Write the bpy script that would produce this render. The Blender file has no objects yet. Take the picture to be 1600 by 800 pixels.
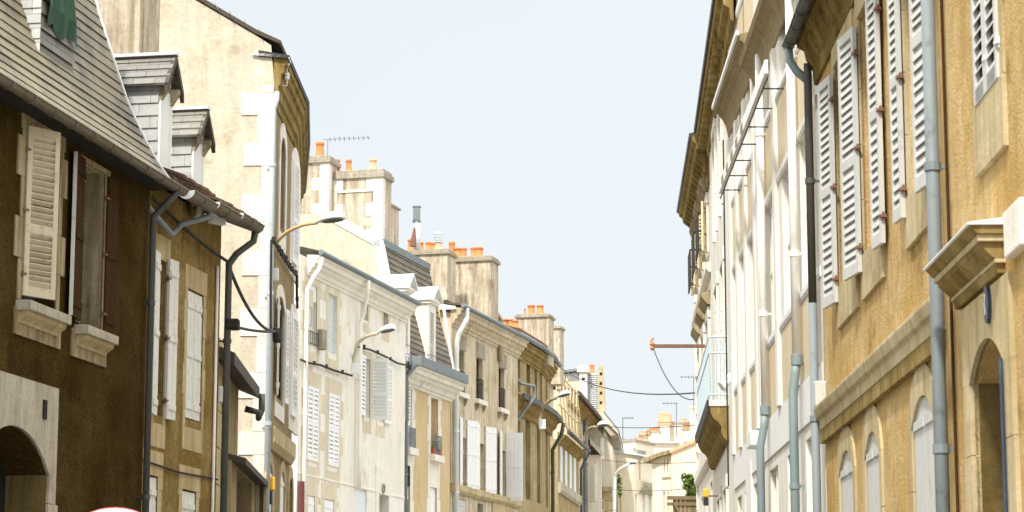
import bpy, math, random
from math import radians as R, sin, cos, pi
from mathutils import Vector, Matrix
random.seed(11)
scene = bpy.context.scene
COL = scene.collection

# ------------------------------------------------------------------ camera model
FPX, HZ, EYE = 3700.0, 1040.0, 1.6
TH = math.atan((HZ - 400) / FPX)
CT, ST = cos(TH), sin(TH)
def ray(x, y):
    a = (x - 800) / FPX; b = (400 - y) / FPX
    return Vector((a, CT - b * ST, ST + b * CT))
EYEV = Vector((0, 0, EYE))
def at_h(x, y, H):
    d = ray(x, y); return EYEV + d * ((H - EYE) / d.z)
def at_d(x, y, D):
    d = ray(x, y); return EYEV + d * (D / d.y)

# ------------------------------------------------------------------ frames
class Fr:
    """vertical facade frame: u along the wall, d outwards, z up; d is to the left of u"""
    def __init__(s, x=0.0, y=0.0, ang=0.0, L=0.0):
        s.o = Vector((x, y, 0)); s.a = ang
        s.t = Vector((cos(ang), sin(ang), 0)); s.n = Vector((-sin(ang), cos(ang), 0)); s.L = L
    def pt(s, u, d, z): return s.o + s.t * u + s.n * d + Vector((0, 0, z))
    def px(s, x, y, d=0.0):
        r = ray(x, y); k = ((s.o - EYEV).dot(s.n) + d) / r.dot(s.n)
        p = EYEV + r * k; return (p - s.o).dot(s.t), p.z
    def pxu(s, x, y, u):
        r = ray(x, y); k = ((s.o - EYEV).dot(s.t) + u) / r.dot(s.t)
        p = EYEV + r * k; return (p - s.o).dot(s.n), p.z
    def sub(s, u, d, phi):
        p = s.pt(u, d, 0); return Fr(p.x, p.y, s.a + phi)
def fr_pts(N, F, side, d=0.0):
    N = Vector((N[0], N[1], 0)); F = Vector((F[0], F[1], 0))
    A, B = (F, N) if side == 'L' else (N, F)
    t = (B - A).normalized(); n = Vector((-t.y, t.x, 0))
    A = A - n * d
    return Fr(A.x, A.y, math.atan2(t.y, t.x), (B - A - n * d).dot(t))
def fr_top(pn, pf, H, side, d=0.0):
    return fr_pts(at_h(pn[0], pn[1], H), at_h(pf[0], pf[1], H), side, d)
WORLD = Fr()

# ------------------------------------------------------------------ mesh builder
class MB:
    def __init__(s, fr=WORLD): s.f = fr; s.v = []; s.q = []; s.uv = []
    def P(s, p): s.v.append(s.f.pt(*p)); return len(s.v) - 1
    def face(s, pts, uv=None):
        s.q.append([s.P(p) for p in pts]); s.uv.append(uv)
    def box(s, u0, u1, d0, d1, z0, z1):
        if u0 > u1: u0, u1 = u1, u0
        if d0 > d1: d0, d1 = d1, d0
        if z0 > z1: z0, z1 = z1, z0
        i = [s.P(p) for p in ((u0,d0,z0),(u1,d0,z0),(u1,d1,z0),(u0,d1,z0),(u0,d0,z1),(u1,d0,z1),(u1,d1,z1),(u0,d1,z1))]
        for q in ((0,3,2,1),(4,5,6,7),(0,1,5,4),(1,2,6,5),(2,3,7,6),(3,0,4,7)):
            s.q.append([i[k] for k in q]); s.uv.append(None)
        return s
    def extr(s, prof, u0, u1):
        n = len(prof)
        a = [s.P((u0, d, z)) for d, z in prof]; b = [s.P((u1, d, z)) for d, z in prof]
        for k in range(n):
            m = (k + 1) % n; s.q.append([a[k], a[m], b[m], b[k]]); s.uv.append(None)
        s.q.append(a[::-1]); s.uv.append(None); s.q.append(b); s.uv.append(None)
        return s
    def extr_d(s, prof, d0, d1):            # profile in (u, z), extruded outwards
        n = len(prof)
        a = [s.P((u, d0, z)) for u, z in prof]; b = [s.P((u, d1, z)) for u, z in prof]
        for k in range(n):
            m = (k + 1) % n; s.q.append([a[k], a[m], b[m], b[k]]); s.uv.append(None)
        s.q.append(a[::-1]); s.uv.append(None); s.q.append(b); s.uv.append(None)
        return s
    def tube(s, pts, r, n=10, radii=None):
        W = [s.f.pt(*p) for p in pts]
        rings = []
        prev = None
        for k, p in enumerate(W):
            if k == 0: t = W[1] - W[0]
            elif k == len(W) - 1: t = W[-1] - W[-2]
            else: t = (W[k+1] - W[k]).normalized() + (W[k] - W[k-1]).normalized()
            t.normalize()
            if prev is None:
                ref = Vector((0, 0, 1)) if abs(t.z) < .9 else Vector((1, 0, 0))
                x = t.cross(ref).normalized()
            else:
                x = (prev - t * prev.dot(t)).normalized()
            prev = x; y = t.cross(x); rr = radii[k] if radii else r
            ring = []
            for j in range(n):
                a = 2 * pi * j / n
                s.v.append(p + (x * cos(a) + y * sin(a)) * rr); ring.append(len(s.v) - 1)
            rings.append(ring)
        for k in range(len(rings) - 1):
            for j in range(n):
                m = (j + 1) % n
                s.q.append([rings[k][j], rings[k][m], rings[k+1][m], rings[k+1][j]]); s.uv.append(None)
        s.q.append(rings[0][::-1]); s.uv.append(None); s.q.append(rings[-1]); s.uv.append(None)
        return s
    def lathe(s, c, prof, n=16):
        rings = []
        for r, z in prof:
            rings.append([s.P((c[0] + r * cos(2*pi*j/n), c[1] + r * sin(2*pi*j/n), c[2] + z)) for j in range(n)])
        for k in range(len(rings) - 1):
            for j in range(n):
                m = (j + 1) % n
                s.q.append([rings[k][j], rings[k][m], rings[k+1][m], rings[k+1][j]]); s.uv.append(None)
        s.q.append(rings[0][::-1]); s.uv.append(None); s.q.append(rings[-1]); s.uv.append(None)
        return s
    def build(s, name, mat, parent=None, smooth=False, bevel=0, label=None, kind=None):
        me = bpy.data.meshes.new(name)
        inv = parent_matrix(parent).inverted() if parent else Matrix.Identity(4)
        me.from_pydata([tuple(inv @ v) for v in s.v], [], s.q)
        if any(u for u in s.uv):
            L = me.uv_layers.new(name='UVMap')
            i = 0
            for q, u in zip(s.q, s.uv):
                for k in range(len(q)):
                    L.data[i + k].uv = u[k] if u else (0, 0)
                i += len(q)
        me.materials.append(mat)
        o = bpy.data.objects.new(name, me); COL.objects.link(o)
        if smooth:
            for p in me.polygons: p.use_smooth = len(p.vertices) <= 4
        if bevel:
            b = o.modifiers.new('Bevel', 'BEVEL'); b.width = bevel; b.segments = 2; b.limit_method = 'ANGLE'
        if parent: o.parent = parent
        if label: o['label'] = label
        if kind: o['kind'] = kind
        return o
def parent_matrix(o):
    m = Matrix.Identity(4)
    while o is not None:
        m = o.matrix_basis.copy() @ m; o = o.parent
    return m
def root(name, label, cat, fr=None, loc=None, group=None):
    o = bpy.data.objects.new(name, None); COL.objects.link(o)
    if fr: o.location = fr.o; o.rotation_euler = (0, 0, fr.a)
    if loc: o.location = loc
    o.empty_display_size = .2
    o['label'] = label; o['category'] = cat
    if group: o['group'] = group
    bpy.context.view_layer.update()
    return o
def tag(o, label, cat, group=None):
    o['label'] = label; o['category'] = cat
    if group: o['group'] = group
    return o

# ------------------------------------------------------------------ materials
def new_mat(name):
    m = bpy.data.materials.new(name); m.use_nodes = True
    nt = m.node_tree; b = nt.nodes['Principled BSDF']
    return m, nt, b
def N(nt, t, **k):
    n = nt.nodes.new(t)
    for a, v in k.items():
        if a.startswith('i_'): n.inputs[a[2:].replace('_', ' ')].default_value = v
        else: setattr(n, a, v)
    return n
def mixc(nt, fac, a, b, mode='MIX'):
    m = nt.nodes.new('ShaderNodeMix'); m.data_type = 'RGBA'; m.blend_type = mode
    for i, v in ((0, fac), (6, a), (7, b)):
        if hasattr(v, 'is_output'): nt.links.new(v, m.inputs[i])
        elif i == 0: m.inputs[0].default_value = v
        else: m.inputs[i].default_value = (*v, 1)
    return m.outputs[2]
def ramp(nt, src, lo, hi, a=0.0, b=1.0):
    r = nt.nodes.new('ShaderNodeMapRange'); r.inputs[1].default_value = lo; r.inputs[2].default_value = hi
    r.inputs[3].default_value = a; r.inputs[4].default_value = b
    nt.links.new(src, r.inputs[0]); return r.outputs[0]
def coords(nt, sx=1, sy=1, sz=1, off=0):
    t = nt.nodes.new('ShaderNodeTexCoord'); m = nt.nodes.new('ShaderNodeMapping')
    m.inputs['Scale'].default_value = (sx, sy, sz); m.inputs['Location'].default_value = (off, off * .7, off * .3)
    nt.links.new(t.outputs['Object'], m.inputs[0]); return m.outputs[0]
def noise(nt, co, scale, detail=4, rough=.55):
    n = N(nt, 'ShaderNodeTexNoise'); n.inputs['Scale'].default_value = scale
    n.inputs['Detail'].default_value = detail; n.inputs['Roughness'].default_value = rough
    nt.links.new(co, n.inputs['Vector']); return n.outputs[0]
SEED = [0]
def render_mat(name, base, dark, light=None, streak=.5, blotch=.5, fine=.25, fs=30, bump=.3, rough=.92, streak_scale=2.2, lo=.45, hi=.75):
    """lime render or stone: large blotches, vertical rain streaks, fine grain"""
    SEED[0] += 7.3
    m, nt, b = new_mat(name)
    c0 = coords(nt, off=SEED[0]); cs = coords(nt, streak_scale * 2, streak_scale * 2, streak_scale * .22, off=SEED[0])
    light = light or tuple(min(1, k * 1.18) for k in base)
    n1 = noise(nt, c0, .9, 6, .6); n2 = noise(nt, cs, 1.6, 4, .6); n3 = noise(nt, c0, fs, 3, .7); n4 = noise(nt, c0, 4.5, 5, .65)
    c = mixc(nt, ramp(nt, n1, .35, .7, 0, blotch), base, light)
    c = mixc(nt, ramp(nt, n4, .45, .75, 0, blotch * .7), c, tuple(k * .82 for k in base))
    c = mixc(nt, ramp(nt, n2, lo, hi, 0, streak), c, dark)
    cs2 = coords(nt, streak_scale * .9, streak_scale * .9, streak_scale * .10, off=SEED[0] + 3)
    n5 = noise(nt, cs2, 1.3, 5, .7); c = mixc(nt, ramp(nt, n5, .50, .72, 0, streak * .8), c, tuple(k * .55 + d * .2 for k, d in zip(base, dark)))
    n6 = noise(nt, c0, 1.1, 9, .72); c = mixc(nt, ramp(nt, n6, .58, .66, 0, blotch * .45), c, tuple(min(.9, k * 1.3) for k in light))
    c = mixc(nt, ramp(nt, n6, .44, .34, 0, blotch * .6), c, dark)
    c = mixc(nt, ramp(nt, n3, .3, .75, 0, fine), c, dark)
    nt.links.new(c, b.inputs['Base Color'])
    b.inputs['Roughness'].default_value = rough
    b.inputs['Specular IOR Level'].default_value = .02
    bp = N(nt, 'ShaderNodeBump'); bp.inputs['Strength'].default_value = bump; bp.inputs['Distance'].default_value = .02
    a = nt.nodes.new('ShaderNodeMath'); a.operation = 'ADD'
    nt.links.new(n3, a.inputs[0]); nt.links.new(n4, a.inputs[1]); nt.links.new(a.outputs[0], bp.inputs['Height'])
    nt.links.new(bp.outputs[0], b.inputs['Normal'])
    return m
def paint_mat(name, base, wear=(.25,.18,.1), amt=.15, rough=.55, metallic=0, sc=6):
    SEED[0] += 5.1
    m, nt, b = new_mat(name)
    c0 = coords(nt, off=SEED[0]); cs = coords(nt, 8, 8, .5, off=SEED[0])
    n1 = noise(nt, c0, sc, 6, .7); n2 = noise(nt, cs, 1.5, 3, .6)
    c = mixc(nt, ramp(nt, n1, .55, .72, 0, amt), base, wear)
    c = mixc(nt, ramp(nt, n2, .5, .8, 0, amt * .8), c, tuple(k * .6 for k in base))
    nt.links.new(c, b.inputs['Base Color'])
    nt.links.new(ramp(nt, n1, .2, .8, rough - .1, rough + .2), b.inputs['Roughness'])
    b.inputs['Metallic'].default_value = metallic
    bp = N(nt, 'ShaderNodeBump'); bp.inputs['Strength'].default_value = .12; bp.inputs['Distance'].default_value = .01
    nt.links.new(n1, bp.inputs['Height']); nt.links.new(bp.outputs[0], b.inputs['Normal'])
    return m
def slate_mat(name, c1, c2, tint, w=.22, h=.11, rough=.55, lich=.4, mort=.009):
    SEED[0] += 3.7
    m, nt, b = new_mat(name)
    uv = nt.nodes.new('ShaderNodeTexCoord').outputs['UV']
    br = N(nt, 'ShaderNodeTexBrick'); br.offset = .5
    br.inputs['Scale'].default_value = 1; br.inputs['Brick Width'].default_value = w; br.inputs['Row Height'].default_value = h
    br.inputs['Mortar Size'].default_value = mort; br.inputs['Mortar Smooth'].default_value = .1
    br.inputs['Color1'].default_value = (*c1, 1); br.inputs['Color2'].default_value = (*c2, 1)
    br.inputs['Mortar'].default_value = (.02, .018, .015, 1)
    nt.links.new(uv, br.inputs['Vector'])
    c0 = coords(nt, off=SEED[0]); n1 = noise(nt, c0, 1.3, 6, .65); n2 = noise(nt, c0, 14, 4, .7)
    c = mixc(nt, ramp(nt, n1, .38, .68, 0, lich), br.outputs['Color'], tint)
    c = mixc(nt, ramp(nt, n2, .5, .8, 0, .35), c, tuple(k * .45 for k in c1))
    nt.links.new(c, b.inputs['Base Color']); b.inputs['Roughness'].default_value = rough
    bp = N(nt, 'ShaderNodeBump'); bp.inputs['Strength'].default_value = .5; bp.inputs['Distance'].default_value = .01
    nt.links.new(br.outputs['Fac'], bp.inputs['Height']); bp.invert = True
    nt.links.new(bp.outputs[0], b.inputs['Normal'])
    return m
def glass_mat(name, base=(.03,.04,.05), rough=.06):
    m, nt, b = new_mat(name)
    c0 = coords(nt, off=2); n1 = noise(nt, c0, 1.7, 3, .6)
    c = mixc(nt, ramp(nt, n1, .3, .7), base, tuple(k * 2 for k in base))
    nt.links.new(c, b.inputs['Base Color']); b.inputs['Roughness'].default_value = rough
    b.inputs['Specular IOR Level'].default_value = .8
    bp = N(nt, 'ShaderNodeBump'); bp.inputs['Strength'].default_value = .05; bp.inputs['Distance'].default_value = .02
    nt.links.new(n1, bp.inputs['Height']); nt.links.new(bp.outputs[0], b.inputs['Normal'])
    return m
M = {}
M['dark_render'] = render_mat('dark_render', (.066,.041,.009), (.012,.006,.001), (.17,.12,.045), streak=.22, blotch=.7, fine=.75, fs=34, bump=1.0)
M['olive_render'] = render_mat('olive_render', (.27,.18,.055), (.07,.04,.01), (.46,.35,.16), streak=.4, blotch=.9, fine=.5, fs=16, bump=.7)
M['shed_render'] = render_mat('shed_render', (.36,.29,.16), (.14,.10,.04), (.46,.39,.24), streak=.7, blotch=.8, fine=.3)
M['sand_stone'] = render_mat('sand_stone', (.55,.45,.26), (.24,.17,.07), (.66,.58,.40), streak=.6, blotch=.8, fine=.25, fs=22)
M['weathered_stone'] = render_mat('weathered_stone', (.42,.35,.21), (.12,.085,.04), (.58,.51,.36), streak=.75, blotch=.9, fine=.35, fs=20, lo=.42, hi=.66)
M['grey_stone'] = render_mat('grey_stone', (.50,.46,.37), (.16,.12,.07), (.62,.58,.50), streak=.6, blotch=.8, fine=.3, fs=20)
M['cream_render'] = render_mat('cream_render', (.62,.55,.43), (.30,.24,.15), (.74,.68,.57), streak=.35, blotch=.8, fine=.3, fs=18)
M['pale_stone'] = render_mat('pale_stone', (.82,.78,.69), (.44,.38,.28), (.88,.86,.80), streak=.3, blotch=.7, fine=.12)
M['taupe_render'] = render_mat('taupe_render', (.33,.26,.15), (.13,.095,.04), (.42,.34,.21), streak=.5, blotch=.7, fine=.3, fs=20)  # taupe; on the tall gable house the front's shade is in this colour
M['moss_render'] = render_mat('moss_render', (.36,.27,.12), (.13,.09,.03), (.50,.41,.24), streak=.8, blotch=.9, fine=.4, fs=18)
M['white_render'] = render_mat('white_render', (.84,.80,.71), (.50,.43,.31), (.88,.86,.81), streak=.3, blotch=.7, fine=.12)
M['beige_block'] = render_mat('beige_block', (.68,.60,.45), (.45,.37,.24), (.76,.69,.55), streak=.3, blotch=.8, fine=.2)
M['ochre_panel'] = render_mat('ochre_panel', (.64,.50,.29), (.40,.29,.13), (.72,.60,.39), streak=.35, blotch=.6, fine=.3, fs=20)
M['warm_wall'] = render_mat('warm_wall', (.62,.54,.39), (.27,.20,.10), (.74,.67,.53), streak=.8, blotch=.8, fine=.2, fs=14)
M['brown_wall'] = render_mat('brown_wall', (.40,.31,.16), (.13,.09,.03), (.58,.49,.31), streak=.65, blotch=.8, fine=.3)
M['brown_recess_shade'] = render_mat('brown_recess_shade', (.17,.125,.045), (.06,.04,.012), (.30,.23,.11), streak=.7, blotch=.9, fine=.3)  # darker wall brown: shade of the recesses put into the colour; also door jambs
M['ochre_render'] = render_mat('ochre_render', (.56,.365,.135), (.16,.09,.025), (.70,.53,.28), streak=.3, blotch=1.0, fine=.2, fs=42, bump=.9, streak_scale=3)
M['beige_panel'] = render_mat('beige_panel', (.68,.57,.40), (.50,.39,.24), (.76,.67,.52), streak=.3, blotch=.5, fine=.1, bump=.1)
M['blind'] = render_mat('blind', (.62,.60,.54), (.40,.36,.30), (.72,.70,.66), streak=.4, blotch=.6)
M['offwhite'] = render_mat('offwhite', (.80,.77,.70), (.50,.45,.36), (.86,.84,.79), streak=.5, blotch=.5, fine=.06, bump=.1)
M['pale_grey'] = render_mat('pale_grey', (.80,.79,.77), (.60,.57,.52), (.85,.85,.84), streak=.25, blotch=.5, fine=.06, bump=.1)
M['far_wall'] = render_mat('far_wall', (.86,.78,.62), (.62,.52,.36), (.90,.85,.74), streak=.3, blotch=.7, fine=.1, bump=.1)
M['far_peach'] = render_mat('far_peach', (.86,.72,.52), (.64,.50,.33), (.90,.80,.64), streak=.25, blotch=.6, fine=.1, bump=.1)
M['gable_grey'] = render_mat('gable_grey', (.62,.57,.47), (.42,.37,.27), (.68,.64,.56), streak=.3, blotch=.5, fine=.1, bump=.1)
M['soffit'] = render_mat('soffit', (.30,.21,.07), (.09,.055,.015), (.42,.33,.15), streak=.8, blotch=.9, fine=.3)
M['stack_render'] = render_mat('stack_render', (.60,.52,.39), (.17,.12,.07), (.74,.67,.55), streak=.7, blotch=1.0, fine=.3, fs=16, lo=.42, hi=.68)
M['cap_stone'] = render_mat('cap_stone', (.40,.36,.28), (.16,.13,.09), (.55,.50,.42), streak=.5, blotch=.9, fine=.5, fs=14)
M['slate_mossy'] = slate_mat('slate_mossy', (.185,.155,.10), (.085,.072,.05), (.30,.25,.14), w=.24, h=.145, lich=.8)
M['slate_pale'] = slate_mat('slate_pale', (.32,.33,.33), (.52,.54,.55), (.60,.60,.56), w=.30, h=.16, rough=.4, lich=.7, mort=.004)
M['slate_grey'] = slate_mat('slate_grey', (.15,.145,.135), (.25,.24,.22), (.26,.23,.17), w=.28, h=.14, lich=.7, mort=.004)
M['slate_dark'] = slate_mat('slate_dark', (.095,.072,.042), (.17,.135,.09), (.20,.155,.08), w=.3, h=.2, lich=.5, mort=.016)
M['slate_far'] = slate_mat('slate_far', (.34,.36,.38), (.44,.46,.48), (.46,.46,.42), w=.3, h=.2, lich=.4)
M['terracotta'] = paint_mat('terracotta', (.66,.22,.075), (.80,.42,.22), .6, .85, sc=5)
M['terracotta_pale'] = paint_mat('terracotta_pale', (.80,.42,.24), (.85,.66,.5), .6, .85, sc=5)
M['terracotta_old'] = paint_mat('terracotta_old', (.46,.18,.08), (.16,.10,.07), .8, .9, sc=6)
M['roof_tile'] = paint_mat('roof_tile', (.11,.065,.04), (.45,.22,.11), .35, .9, sc=9)
M['zinc'] = paint_mat('zinc', (.20,.235,.25), (.12,.12,.11), .85, .65, .1)
M['zinc_mid'] = paint_mat('zinc_mid', (.52,.58,.62), (.3,.3,.28), .5, .5, .2)
M['zinc_pale'] = paint_mat('zinc_pale', (.74,.79,.80), (.5,.5,.46), .4, .5, .1)
M['zinc_teal'] = paint_mat('zinc_teal', (.22,.285,.29), (.22,.27,.26), .4, .5, .1)
M['flashing'] = paint_mat('flashing', (.80,.82,.84), (.45,.45,.45), .3, .4, .2)
M['iron_pipe'] = paint_mat('iron_pipe', (.085,.085,.08), (.03,.03,.03), .5, .55, .2)
M['rusty_gutter'] = paint_mat('rusty_gutter', (.17,.14,.10), (.07,.045,.025), .7, .6, .2)
M['white_paint'] = paint_mat('white_paint', (.83,.84,.84), (.45,.42,.36), .2, .5)
M['old_white'] = paint_mat('old_white', (.78,.78,.74), (.34,.25,.14), .55, .6, sc=9)
M['cream_paint'] = paint_mat('cream_paint', (.62,.56,.42), (.26,.16,.07), .6, .6, sc=10)
M['grey_paint'] = paint_mat('grey_paint', (.55,.55,.53), (.32,.26,.19), .5, .6)
M['white_pipe'] = paint_mat('white_pipe', (.86,.84,.78), (.45,.38,.28), .25, .45)
M['brown_wood'] = paint_mat('brown_wood', (.055,.030,.014), (.035,.015,.006), .7, .95, sc=9)
M['fence_wood'] = paint_mat('fence_wood', (.17,.12,.06), (.07,.05,.025), .7, .8, sc=9)
M['rust'] = paint_mat('rust', (.21,.11,.07), (.10,.04,.02), .8, .8, sc=30)
M['black_iron'] = paint_mat('black_iron', (.022,.02,.02), (.05,.035,.025), .4, .5)
M['cable'] = paint_mat('cable', (.018,.016,.014), (.04,.04,.035), .4, .7)
M['dark_roof'] = paint_mat('dark_roof', (.075,.06,.045), (.14,.11,.07), .6, .8)
M['dark_void'] = paint_mat('dark_void', (.012,.009,.006), (.02,.015,.01), .4, .9)  # near-black: inner dark of openings put into the colour; also dark plaques
M['glass'] = glass_mat('glass')
M['glass_blue'] = glass_mat('glass_blue', (.20,.27,.32), .08)
M['curtain'] = render_mat('curtain', (.20,.15,.09), (.08,.05,.03), streak=.7, blotch=.5, fine=.1, streak_scale=9)
M['timber'] = paint_mat('timber', (.70,.58,.36), (.45,.34,.18), .4, .7)
M['teal_door'] = paint_mat('teal_door', (.10,.20,.19), (.04,.07,.07), .5, .5)
M['pale_blue'] = paint_mat('pale_blue', (.68,.76,.78), (.5,.5,.46), .25, .5)
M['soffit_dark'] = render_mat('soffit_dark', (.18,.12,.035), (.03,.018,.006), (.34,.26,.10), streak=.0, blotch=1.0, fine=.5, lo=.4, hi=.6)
M['mesh_green'] = paint_mat('mesh_green', (.018,.07,.035), (.01,.03,.02), .7, .7, sc=12)
M['balcony_blue'] = paint_mat('balcony_blue', (.50,.60,.66), (.30,.33,.34), .3, .45)
M['red_paint'] = paint_mat('red_paint', (.08,.006,.006), (.03,.005,.004), .5, .7)
M['brown_wood'].node_tree.nodes['Principled BSDF'].inputs['Specular IOR Level'].default_value = .05
M['sign_red'] = paint_mat('sign_red', (.75,.12,.16), (.6,.2,.2), .2, .4)
M['lamp_ochre'] = paint_mat('lamp_ochre', (.58,.42,.20), (.4,.27,.12), .4, .6)
M['yellow'] = paint_mat('yellow', (.85,.48,.02), (.5,.3,.05), .2, .5)
M['brick_red'] = paint_mat('brick_red', (.74,.42,.28), (.85,.7,.58), .5, .9)
M['plaque'] = paint_mat('plaque', (.03,.05,.09), (.2,.25,.3), .3, .3)
M['flower_red'] = paint_mat('flower_red', (.70,.05,.02), (.3,.02,.01), .4, .6)

# ------------------------------------------------------------------ building helpers
def rect(fr, x0, x1, yt, yb, d=0.0):
    ym = (yt + yb) / 2; xm = (x0 + x1) / 2
    a = fr.px(x0, ym, d)[0]; b = fr.px(x1, ym, d)[0]
    return (min(a, b), max(a, b), fr.px(xm, yb, d)[1], fr.px(xm, yt, d)[1])
def wall(fr, rt, u0, u1, H, ops, mat, deep=7, prof=None, name='wall', z0=-.2, top=None, back=True, th=.3):
    """facade with real openings; ops = (u0,u1,z0,z1,arch_rise,depth)"""
    mb = MB(fr)
    us = sorted({round(v, 5) for v in [u0, u1] + [k for o in ops for k in o[:2]] if u0 - 1e-4 <= v <= u1 + 1e-4})
    zs = sorted({round(v, 5) for v in [z0, H] + [k for o in ops for k in o[2:4]] if z0 <= v <= H})
    for i in range(len(us) - 1):
        for j in range(len(zs) - 1):
            cu, cz = (us[i] + us[i+1]) / 2, (zs[j] + zs[j+1]) / 2
            if any(o[0] < cu < o[1] and o[2] < cz < o[3] for o in ops): continue
            mb.face([(us[i+1],0,zs[j]), (us[i],0,zs[j]), (us[i],0,zs[j+1]), (us[i+1],0,zs[j+1])])
    for o in ops:
        a, b, c, e = o[:4]; r = o[4] if len(o) > 4 else 0; dp = o[5] if len(o) > 5 else .22
        mb.face([(a,0,c),(a,-dp,c),(a,-dp,e-r),(a,0,e-r)]); mb.face([(b,0,c),(b,0,e-r),(b,-dp,e-r),(b,-dp,c)])
        mb.face([(a,0,c),(b,0,c),(b,-dp,c),(a,-dp,c)])
        if r > 0:
            K = 12; m = (a + b) / 2; h = (b - a) / 2
            # segmental arc through the springing points
            R_ = (h*h + r*r) / (2*r); cz = e - R_
            pts = []
            for k in range(K + 1):
                u = a + (b - a) * k / K
                pts.append((u, cz + math.sqrt(max(0, R_*R_ - (u-m)**2)) if r < h else (e - r) + r * math.sqrt(max(0, 1 - ((u-m)/h)**2))))
            for k in range(K):
                (p, q), (s, t) = pts[k], pts[k+1]
                mb.face([(p,0,q),(s,0,t),(s,0,e),(p,0,e)]); mb.face([(p,0,q),(p,-dp,q),(s,-dp,t),(s,0,t)])
        else:
            mb.face([(a,0,e),(a,-dp,e),(b,-dp,e),(b,0,e)])
    if prof is None: prof = [(-deep/2, H + deep * .27)]
    end = [(0, z0), (0, H)] + list(prof) + [(-deep, H), (-deep, z0)]
    for u, s in ((u0, 1), (u1, -1)):
        pts = [(u, d, z) for d, z in end]
        mb.face(pts if s > 0 else pts[::-1])
    mb.face([(u0,-deep,z0),(u1,-deep,z0),(u1,-deep,H),(u0,-deep,H)])
    return mb.build(name, mat, rt)
def roof_slab(fr, rt, u0, u1, pts, mat, th=.12, name='roof'):
    mb = MB(fr)
    prof = list(pts) + [(d, z - th) for d, z in reversed(pts)]
    mb.extr(prof, u0, u1)
    return mb.build(name, mat, rt)
def slates(mb, u0, u1, prof, g=.11, lift=.016, jit=0.0):
    """courses of slate with real overlap steps up a (d,z) profile"""
    P = [Vector(p) for p in prof]; seg = []; tot = 0
    for k in range(len(P) - 1):
        l = (P[k+1] - P[k]).length; seg.append((tot, l, P[k], P[k+1])); tot += l
    def at(s):
        for a, l, p, q in seg:
            if s <= a + l + 1e-6: return p + (q - p) * max(0, min(1, (s - a) / l))
        return P[-1]
    n = max(1, int(round(tot / g))); g2 = tot / n
    for k in range(n):
        a = at(k * g2); b = at((k + 1) * g2); t = (b - a).normalized(); nn = Vector((t.y, -t.x))
        if nn.y < 0 and nn.x < 0: nn = -nn
        lf = lift * (1 + random.uniform(-jit, jit))
        a2 = a + nn * lf
        U = [(u0, k * g + .002), (u1, k * g + .002), (u1, (k + 1) * g - .002), (u0, (k + 1) * g - .002)]
        mb.face([(u0, a2.x, a2.y), (u1, a2.x, a2.y), (u1, b.x, b.y), (u0, b.x, b.y)], U)
        mb.face([(u0, a.x, a.y), (u1, a.x, a.y), (u1, a2.x, a2.y), (u0, a2.x, a2.y)], [(0, 0)] * 4)
        for u in (u0, u1): mb.face([(u, a.x, a.y), (u, a2.x, a2.y), (u, b.x, b.y)], [(0, 0)] * 3)
def leaf(rt, fr, uh, z0, z1, w, phi, mat, kind='louvre', d=.035, pitch=.06, hinges=None, label=None, split=.42, arch=0, ov=.42):
    """one shutter leaf hinged at uh; phi degrees from +u turning outwards"""
    phi += random.uniform(-.6, .6) * (phi not in (0, 180)); f = fr.sub(uh, d, R(phi)); mb = MB(f); t = .018
    st = min(.065, w * .16)
    if kind == 'louvre':
        zm = z0 + (z1 - z0) * split if split > 0 else z0 + .05
        mb.box(0, st, -t, t, z0, z1); mb.box(w - st, w, -t, t, z0, z1)
        for a, b in ((z0, z0 + .1), (zm - .045, zm + .045), (z1 - .08, z1)): mb.box(st, w - st, -t, t, a, b)
        for a, b in ((z0 + .1, zm - .045), (zm + .045, z1 - .08)):
            n = max(3, int((b - a) / pitch)); p = (b - a) / n
            for k in range(n):
                z = a + p * (k + .5) + random.uniform(-.05, .05) * p; ov_ = ov + random.uniform(-.07, .07)
                mb.extr([(-t*.9, z + p*ov_), (-t*.9, z + p*(ov_-.15)), (t*.9, z - p*ov_), (t*.9, z - p*(ov_-.15))], st, w - st)
    else:
        n = max(2, int(round(w / .14))); pw = w / n
        for k in range(n): 
            zt = z1 - (arch * (1 - (k + .5) / n) ** 1.5 if arch > 0 else (-arch * ((k + .5) / n) ** 1.5 if arch < 0 else 0))
            mb.box(k * pw + .003, (k + 1) * pw - .003, -t, t, z0, zt)
        for z in (z0 + .15, (z0 + z1) / 2, z1 - .18 - abs(arch)):
            mb.box(.02, w - .02, t, t + .014, z - .035, z + .035); mb.box(.02, w - .02, -t - .014, -t, z - .035, z + .035)
    o = mb.build('shutter', mat, rt, label=label)
    if hinges:
        for z in (z0 + .22, (z0 + z1) / 2, z1 - .25):
            h = MB(f); h.box(-.035, .035, -t - .008, t + .008, z - .012, z + .012); h.tube([(-.015, 0, z - .035), (-.015, 0, z + .035)], .011, 6)
            h.build('hinge', M['rust'] if hinges is True else M[hinges], o)
    return o
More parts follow.
